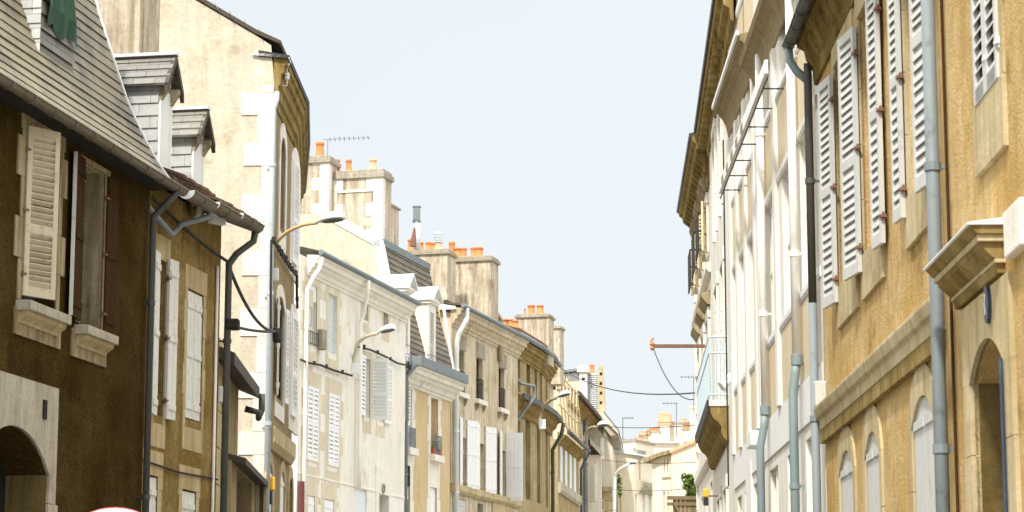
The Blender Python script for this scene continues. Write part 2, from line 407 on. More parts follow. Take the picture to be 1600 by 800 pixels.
def window(rt, fr, o, dp=.2, frame='white_paint', glass='glass', bars=3, sill=None, sill_t=.12, sill_d=.09, name='window', mull=True):
    a, b, c, e = o[:4]; r = o[4] if len(o) > 4 else 0
    mb = MB(fr); F = .05; y0, y1 = -dp, -dp + .05
    mb.box(a, a + F, y0, y1, c, e); mb.box(b - F, b, y0, y1, c, e); mb.box(a + F, b - F, y0, y1, c, c + F + .02); mb.box(a + F, b - F, y0, y1, e - F - r, e)
    m = (a + b) / 2
    if mull: mb.box(m - .035, m + .035, y0, y1 + .012, c + F, e - F - r)
    for k in range(1, bars):
        z = c + (e - r - c) * k / bars; mb.box(a + F, m - .035, y0 + .01, y1 - .01, z - .015, z + .015); mb.box(m + .035, b - F, y0 + .01, y1 - .01, z - .015, z + .015)
    w = mb.build(name, M[frame], rt)
    g = MB(fr); g.box(a + .01, b - .01, y0 + .008, y0 + .016, c + .01, e - .01); g.build('pane', M[glass], w)
    if sill: sill_part(rt, fr, a, b, c, sill, sill_t, sill_d, dp)
    return w
def sill_part(rt, fr, a, b, c, mat, t=.12, dd=.09, dp=.2, ext=.06):
    s = MB(fr); s.extr([(-dp + .03, c + .02), (dd, c - .005), (dd, c - t), (0.0, c - t)], a - ext, b + ext)
    return s.build('window_sill', M[mat], rt, bevel=.008)
def surround(rt, fr, o, mat, w=.16, proud=.018, quoin=.1, head=.25, foot=.2, arch=False, bh=.32):
    """dressed-stone surround: toothed jamb blocks, lintel and apron"""
    a, b, c, e = o[:4]; r = o[4] if len(o) > 4 else 0
    mb = MB(fr); z = c - foot * .3; k = 0
    while z < e - r - .01:
        zz = min(z + bh, e - r); ww = w + (quoin if k % 2 else 0)
        mb.box(a - ww, a, -.02, proud, z + .004, zz - .002); mb.box(b, b + ww, -.02, proud, z + .004, zz - .002)
        z = zz; k += 1
    if foot: mb.box(a - w, b + w, -.02, proud, c - foot - .05, c - foot * .3)
    if r > 0:
        K = 12; m = (a + b) / 2; h = (b - a) / 2; R1 = (h*h + r*r) / (2*r); cz = e - R1
        def cur(u, up): 
            v = max(-1, min(1, (u - m) / h)); 
            return (cz + math.sqrt(max(0, R1*R1 - (v*h)**2)) if r < h else (e - r) + r * math.sqrt(max(0, 1 - v*v))) + up
        for k in range(K):
            v0 = -1 + 2*k/K; v1 = -1 + 2*(k+1)/K
            i0 = (m + h*v0, cur(m + h*v0, 0)); i1 = (m + h*v1, cur(m + h*v1, 0))
            H2 = h + w; rr = r + head
            if arch:
                o0 = (m + H2*v0, e - r + rr * math.sqrt(max(0, 1 - v0*v0))); o1 = (m + H2*v1, e - r + rr * math.sqrt(max(0, 1 - v1*v1)))
            else: o0 = (m + H2*v0, e + head); o1 = (m + H2*v1, e + head)
            mb.extr_d([i0, i1, o1, o0], -.02, proud)
        if not arch:
            for sg in (-1, 1): mb.extr_d([(m + sg*h, e - r), (m + sg*(h + w), e - r), (m + sg*(h + w), e + head)][::sg], -.02, proud)
    else:
        mb.box(a - w - .03, b + w + .03, -.02, proud + .002, e + .002, e + head)
    return mb.build('window_surround', M[mat], rt)
def pipe(rt, fr, pts, r, mat, collars=True, name='drainpipe', col_mat=None):
    mb = MB(fr); mb.tube(pts, r, 12)
    o = mb.build(name, M[mat], rt, smooth=True)
    if collars:
        for k in range(len(pts) - 1):
            p, q = Vector(pts[k]), Vector(pts[k+1]); L = (q - p).length
            if L < 1.2: continue
            n = max(1, int(L / 1.9))
            for j in range(n):
                c = MB(fr); m = p + (q - p) * ((j + .45) / n); dz = (q - p).normalized()
                c.tube([tuple(m - dz * .03), tuple(m + dz * .03)], r * 1.22, 12)
                c.box(m.x - .012, m.x + .012, m.y - r - .06, m.y, m.z - .012, m.z + .012)
                c.build('pipe_collar', M[col_mat or mat], o)
    return o
def gutter(rt, fr, u0, u1, d, z, r, mat, brackets=True, name='gutter'):
    K = 8; prof = [(d + r * cos(pi + pi*k/K), z + r * sin(pi + pi*k/K)) for k in range(K + 1)]
    prof += [(d + (r - .008) * cos(2*pi - pi*k/K), z + .002 + (r - .008) * sin(2*pi - pi*k/K)) for k in range(K + 1)]
    mb = MB(fr); mb.extr(prof, u0, u1); mb.tube([(u0, d + r, z), (u1, d + r, z)], .012, 6)
    if brackets:
        n = max(1, int(abs(u1 - u0) / .55))
        for j in range(n):
            u = u0 + (u1 - u0) * (j + .5) / n
            rim = [(d + (r + .012) * cos(pi + pi*k/K), z + (r + .012) * sin(pi + pi*k/K)) for k in range(K + 1)]
            mb.extr(rim + [(d + r*.9*cos(2*pi - pi*k/K), z + r*.9*sin(2*pi - pi*k/K)) for k in range(K + 1)], u - .018, u + .018)
    return mb.build(name, M[mat], rt)
CORN = [(0,-.55),(.04,-.55),(.05,-.47),(.09,-.46),(.12,-.36),(.20,-.30),(.22,-.22),(.30,-.20),(.31,-.08),(.36,-.06),(.37,0),(0,.03)]
def cornice(rt, fr, u0, u1, z, mat, sd=1.0, sz=1.0, prof=CORN, name='cornice', bevel=0):
    mb = MB(fr); mb.extr([(d * sd, z + h * sz) for d, h in prof], u0, u1)
    return mb.build(name, M[mat], rt, bevel=bevel)
def band(rt, fr, u0, u1, z0, z1, dd, mat, name='string_course', slope=.02):
    mb = MB(fr); mb.extr([(-.02, z0), (dd * .5, z0), (dd, z0 + (z1 - z0) * .3), (dd, z1 - slope), (-.02, z1)], u0, u1)
    return mb.build(name, M[mat], rt)
def chimney(rt, fr, un, x0, x1, yt, yb, thick, mat, pots=(), cap=True, capmat='cap_stone', pot_mat='terracotta', quoins=None, capover=.07, captick=.16, side='L'):
    d0, z1 = fr.pxu(x0, yt, un); d1, _ = fr.pxu(x1, yt, un); z0 = fr.pxu((x0+x1)/2, yb, un)[1]
    if d0 > d1: d0, d1 = d1, d0
    ua, ub = (un - thick, un) if side == 'L' else (un, un + thick)
    mb = MB(fr); mb.box(ua, ub, d0, d1, z0, z1 - captick)
    ch = mb.build('chimney', M['stack_render' if mat in ('cream_render', 'warm_wall') else mat], rt)
    if cap:
        c = MB(fr); c.box(ua - capover, ub + capover, d0 - capover, d1 + capover, z1 - captick, z1 - captick*.35); c.box(ua - capover*.3, ub + capover*.3, d0 - capover*.3, d1 + capover*.3, z1 - captick*.35, z1)
        c.build('chimney_cap', M[capmat], ch, bevel=.015)
    if quoins:
        q = MB(fr); q_b = MB(fr); z = z0; k = 0; un2 = ub if side == 'L' else ua
        h = .42
        while z < z1 - captick - .02:
            zz = min(z + h, z1 - captick); ww = .55 if k % 2 else .3
            for qq_, a, b in ((q, d1 - ww, d1 + .012), ) + (((q_b, d0 - .012, d0 + ww*.8),) if quoins == 2 else ()):
                qq_.box(ub - .25, ub + .012, a, b, z + .006, zz - .004)
            z = zz; k += 1
        q.build('quoins', M['pale_stone'], ch)
        if q_b.v: q_b.build('quoins', M['pale_stone'], ch)
    for p in pots:
        px_, py_, r = p[:3]; um = (ua + ub) / 2 + (p[3] if len(p) > 3 else 0); r = r * random.uniform(.6, .74)
        dd, zz = fr.pxu(px_, py_, um)
        h = zz - z1; b = MB(fr)
        b.lathe((um, dd, z1 - .02), [(r*1.25, 0), (r*1.2, .06), (r*1.02, h*.15), (r*.86, h*.75), (r*.84, h*.86), (r*1.0, h*.9), (r*1.0, h + .02), (r*.7, h + .02), (r*.66, h*.5)], 14)
        b.build('chimney_pot', M[random.choice((pot_mat,) * 4 + ('terracotta_old', 'terracotta_pale'))], ch, smooth=True)
    return ch
def cable_obj(pts, r, name, label, clips=0, mat='cable', parent=None):
    mb = MB(); mb.tube([tuple(p) for p in pts], r, 7)
    if clips:
        V = [Vector(p) for p in pts]; acc = 0
        for k in range(len(V) - 1):
            L = (V[k+1] - V[k]).length; n = int(L / clips)
            for j in range(n):
                m = V[k] + (V[k+1] - V[k]) * ((j + .5) / max(1, n)); e = random.uniform(.8, 1.6)
                dv = Vector((0, 0, r * 2.2 * e)); mb.tube([tuple(m - dv*.4), tuple(m + dv)], r * 1.4, 6)
    return tag(mb.build(name, M[mat]), label, 'cable')
def sag(A, B, s, n=14):
    A, B = Vector(A), Vector(B)
    return [A + (B - A) * (k / n) - Vector((0, 0, s * 4 * (k / n) * (1 - k / n))) for k in range(n + 1)]
# ================================================================== LEFT SIDE
# ---- L1 dark house with flared slate mansard
f1 = fr_top((0, 118), (262, 281), 7.2, 'L', .32)
h1 = root('house', 'dark brown rendered house with flared slate mansard roof beside the arched doorway', 'house', f1)
uF1 = f1.px(229, 500)[0]              # far end of the wall
uN1 = f1.L + 3.0
sh1 = rect(f1, 41, 86, 205, 478)
o1a = (f1.px(45, 330)[0] - .0, 0, 0, 0)
w1z0, w1z1 = f1.px(70, 484)[1], f1.px(60, 215)[1]
uA = f1.px(36, 330)[0]; uB = uA - .95
o1a = (uB, uA, w1z0, w1z1, 0, .24)
w2 = rect(f1, 126, 161, 262, 515); w2 = (w2[0], w2[1], w1z0, w1z1 + .02, 0, .40)
arc = rect(f1, -40, 73, 662, 800); o1c = (arc[0], arc[1], -.05, f1.px(16, 664)[1], .42, .5)
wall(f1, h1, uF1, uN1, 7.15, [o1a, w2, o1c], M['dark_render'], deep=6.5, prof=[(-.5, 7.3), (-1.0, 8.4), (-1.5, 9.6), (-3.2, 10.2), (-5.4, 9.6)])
# window 1 : one pale shutter, nearly closed
window(h1, f1, o1a, .22, 'brown_wood', 'glass', 3)
surround(h1, f1, o1a, 'weathered_stone', .10, .015, .12, .2, 0, bh=.42)
ww = MB(f1); ww.box(uB - .16, uA + .16, -.02, .02, w1z0 - .36, w1z0 - .08); ww.build('window_apron', M['weathered_stone'], h1)
def corbel_sill(rt, fr, a, b, c, mat='grey_stone', ext=.13):
    s = MB(fr); s.extr([(-.2, c), (.17, c - .02), (.17, c - .12), (-.02, c - .12)], a - ext, b + ext)
    o = s.build('window_sill', M[mat], rt, bevel=.01)
    s = MB(fr); s.extr([(-.02, c - .122), (.13, c - .122), (.12, c - .16), (.05, c - .21), (.035, c - .24), (-.02, c - .24)], a - ext + .03, b + ext - .03)
    s.build('corbel', M['sand_stone'], o)
corbel_sill(h1, f1, uB + .06, uA - .02, w1z0)
leaf(h1, f1, uA - .0, w1z0 + .05, w1z1 + .05, .43, 180 - 27, M['cream_paint'], 'louvre', d=.02, pitch=.062, hinges=True, split=.40, label='pale peeling louvred shutter with rusty hooks')
# window 2 : brown shutters folded back, stone reveal
window(h1, f1, w2, .38, 'brown_wood', 'glass', 2)
jl = MB(f1); jl.box(w2[0] - .002, w2[0] + .012, -.37, -.01, w2[2], w2[3]); jl.box(w2[0] + .012, w2[1], -.37, -.01, w2[3] - .012, w2[3] + .002); jl.build('window_reveal', M['weathered_stone'], h1)
surround(h1, f1, w2, 'weathered_stone', .10, .015, .06, .06, 0, bh=.5)
ww = MB(f1); ww.box(w2[0] - .16, w2[1] + .22, -.02, .02, w1z0 - .38, w1z0 - .08); ww.build('window_apron', M['weathered_stone'], h1)
corbel_sill(h1, f1, w2[0], w2[1], w1z0 - .02)
leaf(h1, f1, w2[1] + .02, w1z0 + .02, w1z1 + .04, .42, 8, M['brown_wood'], 'plank', d=.02, hinges=True)
leaf(h1, f1, w2[0] - .02, w1z0 - .02, w1z1 + .0, .27, 180 - 7, M['brown_wood'], 'plank', d=.02, hinges=True)
e = MB(f1.sub(w2[1] + .02, .02, R(8))); e.box(.42, .43, -.02, .02, w1z0 + .02, w1z1 + .04); e.build('shutter_edge', M['old_white'], h1)
e = MB(f1.sub(w2[0] - .02, .02, R(173))); e.box(0.0, .03, .018, .03, w1z0 - .02, w1z1); e.build('shutter_edge', M['cream_paint'], h1)
# arched doorway surround
surround(h1, f1, o1c, 'grey_stone', .20, .03, .07, .50, 0, bh=.55)
dd = MB(f1); dd.box(o1c[0], o1c[1], -.5, -.44, 0, o1c[3]); dd.build('door', M['dark_void'], h1)  # near-black sheet painted as the unlit interior of the doorway
jb = MB(f1); jb.box(o1c[0] - .002, o1c[0] + .012, -.48, -.01, 0, o1c[3] - o1c[4]); jb.build('door_jamb', M['brown_recess_shade'], h1)
pu, pz = f1.px(65, 640); pm = MB(f1); pm.box(pu - .05, pu + .05, .03, .045, pz - .1, pz + .1); pm.build('number_plaque', M['dark_void'], h1, bevel=.004)
su, sz_ = f1.px(81, 785); pm = MB(f1); pm.box(su - .08, su + .08, 0, .008, sz_ - .16, sz_ + .12)
tag_ = pm.build('sticker', M['terracotta'], h1); pm = MB(f1); pm.box(su - .05, su + .05, .008, .011, sz_ - .13, sz_ - .02); pm.build('sticker_panel', M['white_paint'], tag_)
# roof profile sampled from the verge
PR = [f1.pxu(x, y, uF1 - .1) for x, y in ((262, 279), (250, 262), (238, 243), (225, 219), (210, 188), (195, 153), (180, 108), (165, 60), (152, 18), (143, -20), (128, -95))]
PT = PR[-1]
rb = MB(f1); slates(rb, uF1 - .10, uN1, PR, .145, .014, .3)
rf = rb.build('roof', M['slate_mossy'], h1)
tp = MB(f1); tp.extr([PT, (-3.2, PT[1] + .9), (-5.6, PT[1]), (-6.5, 7.2), (-6.3, 7.2), (-5.5, PT[1] - .2), (-3.2, PT[1] + .75), (PT[0] - .03, PT[1] - .15)], uF1 - .1, uN1); tp.build('roof_top', M['slate_dark'], h1)
vg = MB(f1)
for k in range(len(PR) - 1):
    (a, b), (c, d) = PR[k], PR[k+1]
    vg.extr([(a + .03, b), (c + .03, d), (c - .04, d - .02), (a - .04, b - .03)], uF1 - .125, uF1 - .085)
vg.build('verge_flashing', M['flashing'], rf)
sf = MB(f1); sf.extr([(-.02, 7.16), (.30, 7.16), (.30, 7.2), (-.02, 7.35)], uF1 - .1, uN1); sf.build('eave_shade_board', M['dark_void'], h1)  # near-black board: the shade under the eave is put into its colour
gutter(h1, f1, uF1 - .22, uN1, .34, 7.17, .065, 'rusty_gutter')
pipe(h1, f1, [(uF1 + .06, .36, 7.1), (uF1 + .10, .2, 6.92), (uF1 + .12, .09, 6.8), (uF1 + .12, .09, 0)], .042, 'iron_pipe')
# dormer with green netting
ud = f1.px(63, 60, -.27)[0]
dm0 = MB(f1); dm0.box(ud - 1.05, ud - .02, -2.2, -.30, 7.9, 11.5)
dz = f1.pxu(92, 110, ud - .9)
dm = dm0.build('dormer', M['slate_grey'], h1)
fm = MB(f1)
for k in range(14):
    z = 7.86 + k * .17; fm.face([(ud - 1.06, -.27, z), (ud, -.27, z), (ud, -.295, z + .17), (ud - 1.06, -.295, z + .17)], [(0, k*.17), (1.06, k*.17), (1.06, k*.17 + .166), (0, k*.17 + .166)])
fm.build('slate_apron', M['slate_grey'], dm)
ck = MB(f1)
for k in range(24):
    z = 7.4 + k * .17; ck.face([(ud + .012, -2.2, z), (ud + .012, -.27, z), (ud - .0, -.27, z + .17), (ud - .0, -2.2, z + .17)], [(0, k*.17), (1.9, k*.17), (1.9, k*.17 + .166), (0, k*.17 + .166)])
ck.build('slate_cheek', M['slate_pale'], dm)
gn = MB(f1)
zn = f1.px(80, 50, -.27)[1] + .02
for i in range(8):
    for j in range(8):
        def gp(i, j): return (ud - .12 - i * .11, -.25 + .03 * sin(i * 1.9 + j * .8) + .015 * sin(j * 2.3), zn + .05 * sin(i * 1.3) * (j == 0) + j * .25)
        gn.face([gp(i, j), gp(i+1, j), gp(i+1, j+1), gp(i, j+1)])
gn.build('netting', M['mesh_green'], dm)

# ---- L2 olive house with dormers
f2 = fr_top((232, 250), (366, 333), 7.45, 'L', .32)
uF2 = f2.px(343, 500)[0]; uN2 = f2.px(226, 400)[0] + .25
h2 = root('house', 'olive brown rendered house with two slate hung dormers and white plank shutters', 'house', f2)
a1 = rect(f2, 243, 257, 405, 650); o21 = (a1[0], a1[1], a1[2], a1[3], 0, .2)
a2 = rect(f2, 291, 316, 455, 658); o22 = (a2[0], a2[1], a2[2], a2[3], 0, .1)
a3 = rect(f2, 223, 245, 742, 860); o23 = (a3[0], a3[1], 1.0, a3[3], 0, .1)
a4 = rect(f2, 283, 305, 766, 880); o24 = (a4[0], a4[1], 1.0, a4[3], 0, .1)
wall(f2, h2, uF2, uN2, 7.4, [o21, o22, o23, o24], M['olive_render'], deep=6, prof=[(-3, 8.6)])
window(h2, f2, o21, .19, 'brown_wood', 'glass', 3)
for o, w_ in ((o21, .1), (o22, .09), (o23, .14), (o24, .12)):
    surround(h2, f2, o, 'sand_stone', w_, .006, .04, .30, .34, bh=.4)
leaf(h2, f2, o21[1] + .01, o21[2] - .02, o21[3] + .05, .30, 8, M['old_white'], 'plank', d=.03, hinges=True)
leaf(h2, f2, o21[0] - .01, o21[2] - .02, o21[3] + .05, .27, 180 - 5, M['old_white'], 'plank', d=.03, hinges=True)
for o in (o22, o23, o24):
    m = (o[0] + o[1]) / 2
    leaf(h2, f2, o[0] + .01, o[2] + .02, o[3] - .02, m - o[0] - .015, 0, M['old_white'], 'plank', d=-.03, hinges=True)
    leaf(h2, f2, m + .005, o[2] + .02, o[3] - .02, m - o[0] - .015, 0, M['old_white'], 'plank', d=-.03)
rl = roof_slab(f2, h2, uF2 - .15, uN2 - .2, [(.36, 7.42), (-3, 8.75), (-6.2, 7.4)], M['roof_tile'], .1)
tl = MB(f2); u = uF2 - .1
while u < uN2 - .35:
    jz = random.uniform(-.01, .02); dd_ = random.uniform(0, .05)
    K = 6
    tl.extr([(0, 0)] and [(.42 + dd_, 7.42 + jz), (.42 + dd_, 7.46 + jz), (-.2, 7.70 + jz), (-.2, 7.66 + jz)], u, u + .11)
    u += .19
tl.build('eave_tiles', M['roof_tile'], rl)
gl = (uN2 - .3 - uF2 + .1) / 3
for k in range(3):
    ua = uF2 - .25 + k * gl; zb = 7.40 - .05 * k
    gutter(h2, f2, ua, ua + gl - .06, .42, zb, .10, 'rusty_gutter')
    ec = MB(f2); ec.extr_d([(0, 0)], 0, 0) if False else None
    K = 10; pr = [(.42 + .105 * cos(pi + pi*j/K), zb + .105 * sin(pi + pi*j/K)) for j in range(K + 1)]
    ec.extr(pr, ua + gl - .075, ua + gl - .05); ec.build('gutter_end', M['zinc_pale'], h2)
pipe(h2, f2, [(uF2 - .15, .42, 7.3), (uF2 - .15, .40, 7.18), (uF2 - .05, .2, 7.0), (uF2 + .02, .12, 6.85), (uF2 + .06, .12, 0)], .047, 'iron_pipe')
us = uF2 + gl * 2 - .25
pipe(h2, f2, [(us, .42, 7.3), (us, .40, 7.15), (us + .35, .16, 7.0), (us + .65, .14, 6.82), (us + 1.5, .12, 7.0)], .04, 'zinc', collars=False)
for (px_, off) in ((300, 0), ):
    cu, cz = f2.px(205, 300)
pipe(h2, f2, [(uF2 + .22, .03, 6.8), (uF2 + .22, .03, 0)], .02, 'white_pipe', collars=False, name='service_pipe')
jb_u, jb_z = f2.px(340, 617); jb = MB(f2); jb.box(jb_u - .05, jb_u + .05, .02, .11, jb_z - .11, jb_z + .11); jb.build('junction_box', M['white_paint'], h2, bevel=.02)
lb = MB(f2); z = f2.px(280, 735)[1]; lb.tube([(uF2, .02, z), ((uF2+uN2)/2, .025, z - .03), (uN2, .02, z + .02)], .012, 6); lb.build('wall_wire', M['cable'], h2)
def slate_dormer(fr, rt, un, x0, x1, yr, ye, ybase, wid, roof_over=.13):
    d0, zr = fr.pxu(x0, yr, un); d1 = fr.pxu(x1, yr, un)[0]; ze = fr.pxu((x0+x1)/2, ye, un)[1]; zb = fr.pxu(x1, ybase, un)[1]
    dback = min(d0, d1) - .8; df = max(d0, d1)
    dr = MB(fr); dr.box(un - wid, un, dback, df, zb - .4, ze); 
    dr.extr_d([(un - wid, ze), (un, ze), (un - wid/2, zr - .06)], dback, df - .02)
    body = dr.build('dormer', M['grey_paint'], rt)
    ck = MB(fr); k = 0; z = zb - .3
    while z < ze - .01:
        g = .16; zz = min(z + g, ze); ck.face([(un + .016, dback, z), (un + .016, df, z), (un + .003, df, zz), (un + .003, dback, zz)], [(0, k*g), (df - dback, k*g), (df - dback, k*g + zz - z - .004), (0, k*g + zz - z - .004)]); z += g; k += 1
    ck.build('slate_cheek', M['slate_pale'], body)
    rfm = MB(fr); m = un - wid/2; o = roof_over
    # two pitched slopes running back from the front
    L = df + .14 - dback; n = 4
    for sgn in (1, -1):
        for k in range(n):
            ua = (wid/2 + o) * (1 - k / n); ub = (wid/2 + o) * (1 - (k+1) / n)
            za = ze - .08 + (zr - ze + .08) * (k / n) + .018; zb_ = ze - .08 + (zr - ze + .08) * ((k+1) / n)
            rfm.face([(m + sgn*ua, dback, za), (m + sgn*ua, df + .14, za), (m + sgn*ub, df + .14, zb_), (m + sgn*ub, dback, zb_)], [(0, k*.16), (L, k*.16), (L, k*.16 + .156), (0, k*.16 + .156)])
            rfm.face([(m + sgn*ua, dback, za - .03), (m + sgn*ua, df + .14, za - .03), (m + sgn*ua, df + .14, za), (m + sgn*ua, dback, za)], [(0,0)]*4)
    rr = rfm.build('dormer_roof', M['slate_grey'], body)
    rg = MB(fr); rg.box(m - .07, m + .07, dback, df + .16, zr - .015, zr + .025); rg.build('ridge_capping', M['flashing'], rr)
    bg = MB(fr)
    for sgn in (1, -1):
        bg.extr_d([(m, zr), (m, zr - .1), (m + sgn*(wid/2 + o), ze - .18), (m + sgn*(wid/2 + o), ze - .06)], df + .10, df + .15)
    bg.build('barge_board', M['dark_roof'], rr)
    for ua_ in (un - .07, un - wid):
        br = MB(fr); br.extr([(df, ze - .3), (df + .13, ze - .1), (df + .13, ze - .04), (df, ze - .04)], ua_, ua_ + .07); br.build('bracket', M['weathered_stone'], body)
    fw = MB(fr); fw.box(un - .07, un + .0, df, df + .03, zb - .5, ze - .05); fw.box(un - wid, un - wid + .07, df, df + .03, zb - .5, ze - .05); fw.box(un - wid + .07, un - .07, df + .002, df + .02, zb - .5, ze - .1)
    fw.build('dormer_window', M['white_paint'], body)
    return body
und1 = f2.px(251, 320)[0]
slate_dormer(f2, h2, und1, 190, 250, 82, 126, 222, .44, .09)
und2 = f2.px(305, 330)[0]
slate_dormer(f2, h2, und2, 262, 301, 166, 206, 262, .44, .09)
q = rect(f2, 300, 324, 292, 350, .0); lf = leaf(h2, f2, q[1], q[2], 7.45, .34, 26, M['grey_paint'], 'plank', d=.05)
leaf(h2, f2, q[0] + .1, q[2] + .1, 7.5, .3, 150, M['white_paint'], 'plank', d=.05)
chimney(h2, f2, f2.px(330, 400)[0], 150, 221, -60, 90, .8, 'cream_render', side='L')

# ---- L2b low annexe and L2c shed
f2b = fr_top((350, 541), (383, 586), 5.85, 'L', .18)
h2b = root('annexe', 'narrow low annexe with dark overhanging eave squeezed behind the olive house', 'house', f2b)
uf = f2b.px(372, 650)[0]; un = f2b.px(330, 650)[0]
wall(f2b, h2b, uf, un, 5.8, [], M['shed_render'], deep=4, prof=[(-2, 6.6)])
roof_slab(f2b, h2b, uf - .25, un, [(.30, 5.8), (-2, 6.75), (-4, 5.8)], M['dark_roof'], .17)
qb = MB(f2b); z = 1.0; k = 0
while z < 5.6:
    qb.box(un - 1.05 - (.1 if k % 2 else 0), un - .2, -.02, .03, z + .01, z + .5); z += .51; k += 1
qb.build('quoins', M['sand_stone'], h2b)
pipe(h2b, f2b, [(uf - .18, .34, 5.7), (uf - .2, .34, 5.45), (uf - .12, .3, 5.32), (uf - .05, .3, 5.4), (uf - .02, .1, 5.45)], .05, 'iron_pipe', collars=False)
f2c = fr_top((370, 702), (404, 738), 4.55, 'L', .16)
h2c = root('shed', 'low street shed with a wide dark opening in front of the tall cream gable', 'shed', f2c)
uf = f2c.px(404, 760)[0]; un = f2c.px(366, 760)[0] + .5
oc = rect(f2c, 369, 393, 744, 850); oc = (oc[0], oc[1], -.05, oc[3], 0, .4)
wall(f2c, h2c, uf, un, 4.5, [oc], M['shed_render'], deep=4, prof=[(-2, 5.0)])
dd = MB(f2c); dd.box(oc[0], oc[1], -.42, -.38, 0, oc[3]); dd.build('opening_shade', M['dark_void'], h2c)  # near-black sheet standing in for the shade inside the open shed
roof_slab(f2c, h2c, uf - .1, un, [(.2, 4.52), (-2, 5.1), (-4, 4.5)], M['dark_roof'], .09)
yl = MB(f2c); yu, yz = f2c.px(401, 755); yl.box(yu - .06, yu + .1, .16, .3, yz - .12, yz + .1); yl.build('alarm_box', M['yellow'], h2c, bevel=.02)
yl = MB(f2c); yl.box(yu - .08, yu + .12, .1, .26, yz - .34, yz - .13); yl.build('lamp_bracket', M['black_iron'], h2c, bevel=.02)

# ---- L3 tall cream gable house, facade bends with the street
P3 = [(432, 62), (475, 160), (477, 225), (471, 300)]
W3 = [at_h(x, y, 11.6) for x, y in P3]
F3 = [fr_pts(W3[k], W3[k+1], 'L', .17) for k in range(3)]
f3 = F3[0]; uN3 = f3.px(424, 300)[0]
h3 = root('house', 'tall house with a broad cream rendered gable, white quoins and arched windows', 'house', f3)
# gable in the plane u=uN3
gp = [f3.pxu(x, y, uN3) for x, y in ((424, 62), (400, 48), (318, 0))]
sl = (gp[2][1] - gp[1][1]) / (gp[2][0] - gp[1][0])
ridge_d = -6.5; ridge_z = gp[1][1] + sl * (ridge_d - gp[1][0])
ops3 = []
a = rect(f3, 437, 445, 213, 360); ops3.append((a[0], a[1], a[2], a[3], .28, .28))
b_ = rect(f3, 455, 466, 255, 410); 
b_ = (b_[0], b_[1], b_[2], a[3], .28, .05); ops3.append(b_)
c_ = rect(f3, 431, 443, 462, 625); c_ = (c_[0], c_[1], c_[2], c_[3], .22, .1); ops3.append(c_)
d_ = rect(f3, 453, 464, 495, 632); d_ = (d_[0], d_[1], c_[2], c_[3], .22, .08); ops3.append(d_)
e_ = rect(f3, 415, 425, 722, 850); e_ = (e_[0], e_[1], .9, e_[3], .3, .1); ops3.append(e_)
g_ = rect(f3, 436, 444, 728, 850); g_ = (g_[0], g_[1], .9, e_[3], .3, .1); ops3.append(g_)
g2 = rect(f3, 450, 456, 742, 850); g2 = (g2[0], g2[1], .0, e_[3], .3, .4); ops3.append(g2)
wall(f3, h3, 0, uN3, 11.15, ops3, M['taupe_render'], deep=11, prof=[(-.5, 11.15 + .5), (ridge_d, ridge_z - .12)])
gb = MB(f3); dA = -11
pts = [(0.02, -.2), (0.02, 11.1), (gp[0][0] - .0, gp[0][1] - .1), (gp[1][0], gp[1][1] - .08), (ridge_d, ridge_z - .08), (dA, 11.4), (dA, -.2)]
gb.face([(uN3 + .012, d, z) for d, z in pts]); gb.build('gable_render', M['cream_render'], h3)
q3 = MB(f3); z = 2.0; k = 0; random.seed(5)
while z < 11.0:
    hh = random.choice((.38, .42, .46)) if k % 2 == 0 else random.choice((.48, .54, .6))
    zz = min(z + hh, 11.1); w_ = random.uniform(.46, .54) if k % 2 == 0 else random.uniform(.18, .26)
    q3.box(uN3 - .15, uN3 + .03, .012 - w_ , .012, z + .004, zz - .004)
    z = zz; k += 1
q3.build('quoins', M['pale_stone'], h3)
# stone courses showing low on the gable
q4 = MB(f3); z = 2.6
while z < 6.1:
    x = -.75 - random.uniform(0, .3)
    while x > -2.4:
        L = random.uniform(.45, .8)
        if random.random() < .42: q4.box(uN3 - .1, uN3 + .018, x - L, x - .02, z + .01, z + .36)
        x -= L
    z += .38
q4.build('stone_courses', M['pale_stone'], h3)
rf3 = MB(f3); rf3.extr([(gp[0][0] + .16, gp[0][1] - .02), (gp[1][0], gp[1][1] + .02), (ridge_d, ridge_z + .03), (dA - .2, 11.3), (dA, 11.1), (ridge_d, ridge_z - .05), (gp[1][0], gp[1][1] - .06), (gp[0][0] + .14, gp[0][1] - .07)], 0, uN3 + .04)
rf3.build('roof', M['dark_roof'], h3)
for k in range(26):
    vt = MB(f3)
    t0 = k / 26; t1 = (k + .82) / 26
    A_ = (gp[0][0] - .15 + (ridge_d - gp[0][0]) * t0, gp[0][1] + .02 + (ridge_z - gp[0][1]) * t0); B_ = (gp[0][0] + (ridge_d - gp[0][0]) * t1, gp[0][1] + .02 + (ridge_z - gp[0][1]) * t1)
    vt.extr([(A_[0], A_[1] + .02), (B_[0], B_[1] + .02), (B_[0], B_[1] + .04), (A_[0], A_[1] + .04)], uN3 - .1, uN3 + .1 + random.uniform(-.01, .02))
    vt.build('verge_tile', M['weathered_stone'], h3)
fl = MB(f3); fl.extr([(-.35, 11.66), (.26, 11.60), (.26, 11.56), (-.35, 11.62)], uN3 - .3, uN3 + .06); fl.build('flashing', M['flashing'], h3)
C3 = [(0,-.75),(.03,-.75),(.04,-.62),(.08,-.6),(.09,-.45),(.13,-.42),(.14,-.25),(.19,-.22),(.20,-.1),(.24,-.08),(.25,.02),(0,.1)]
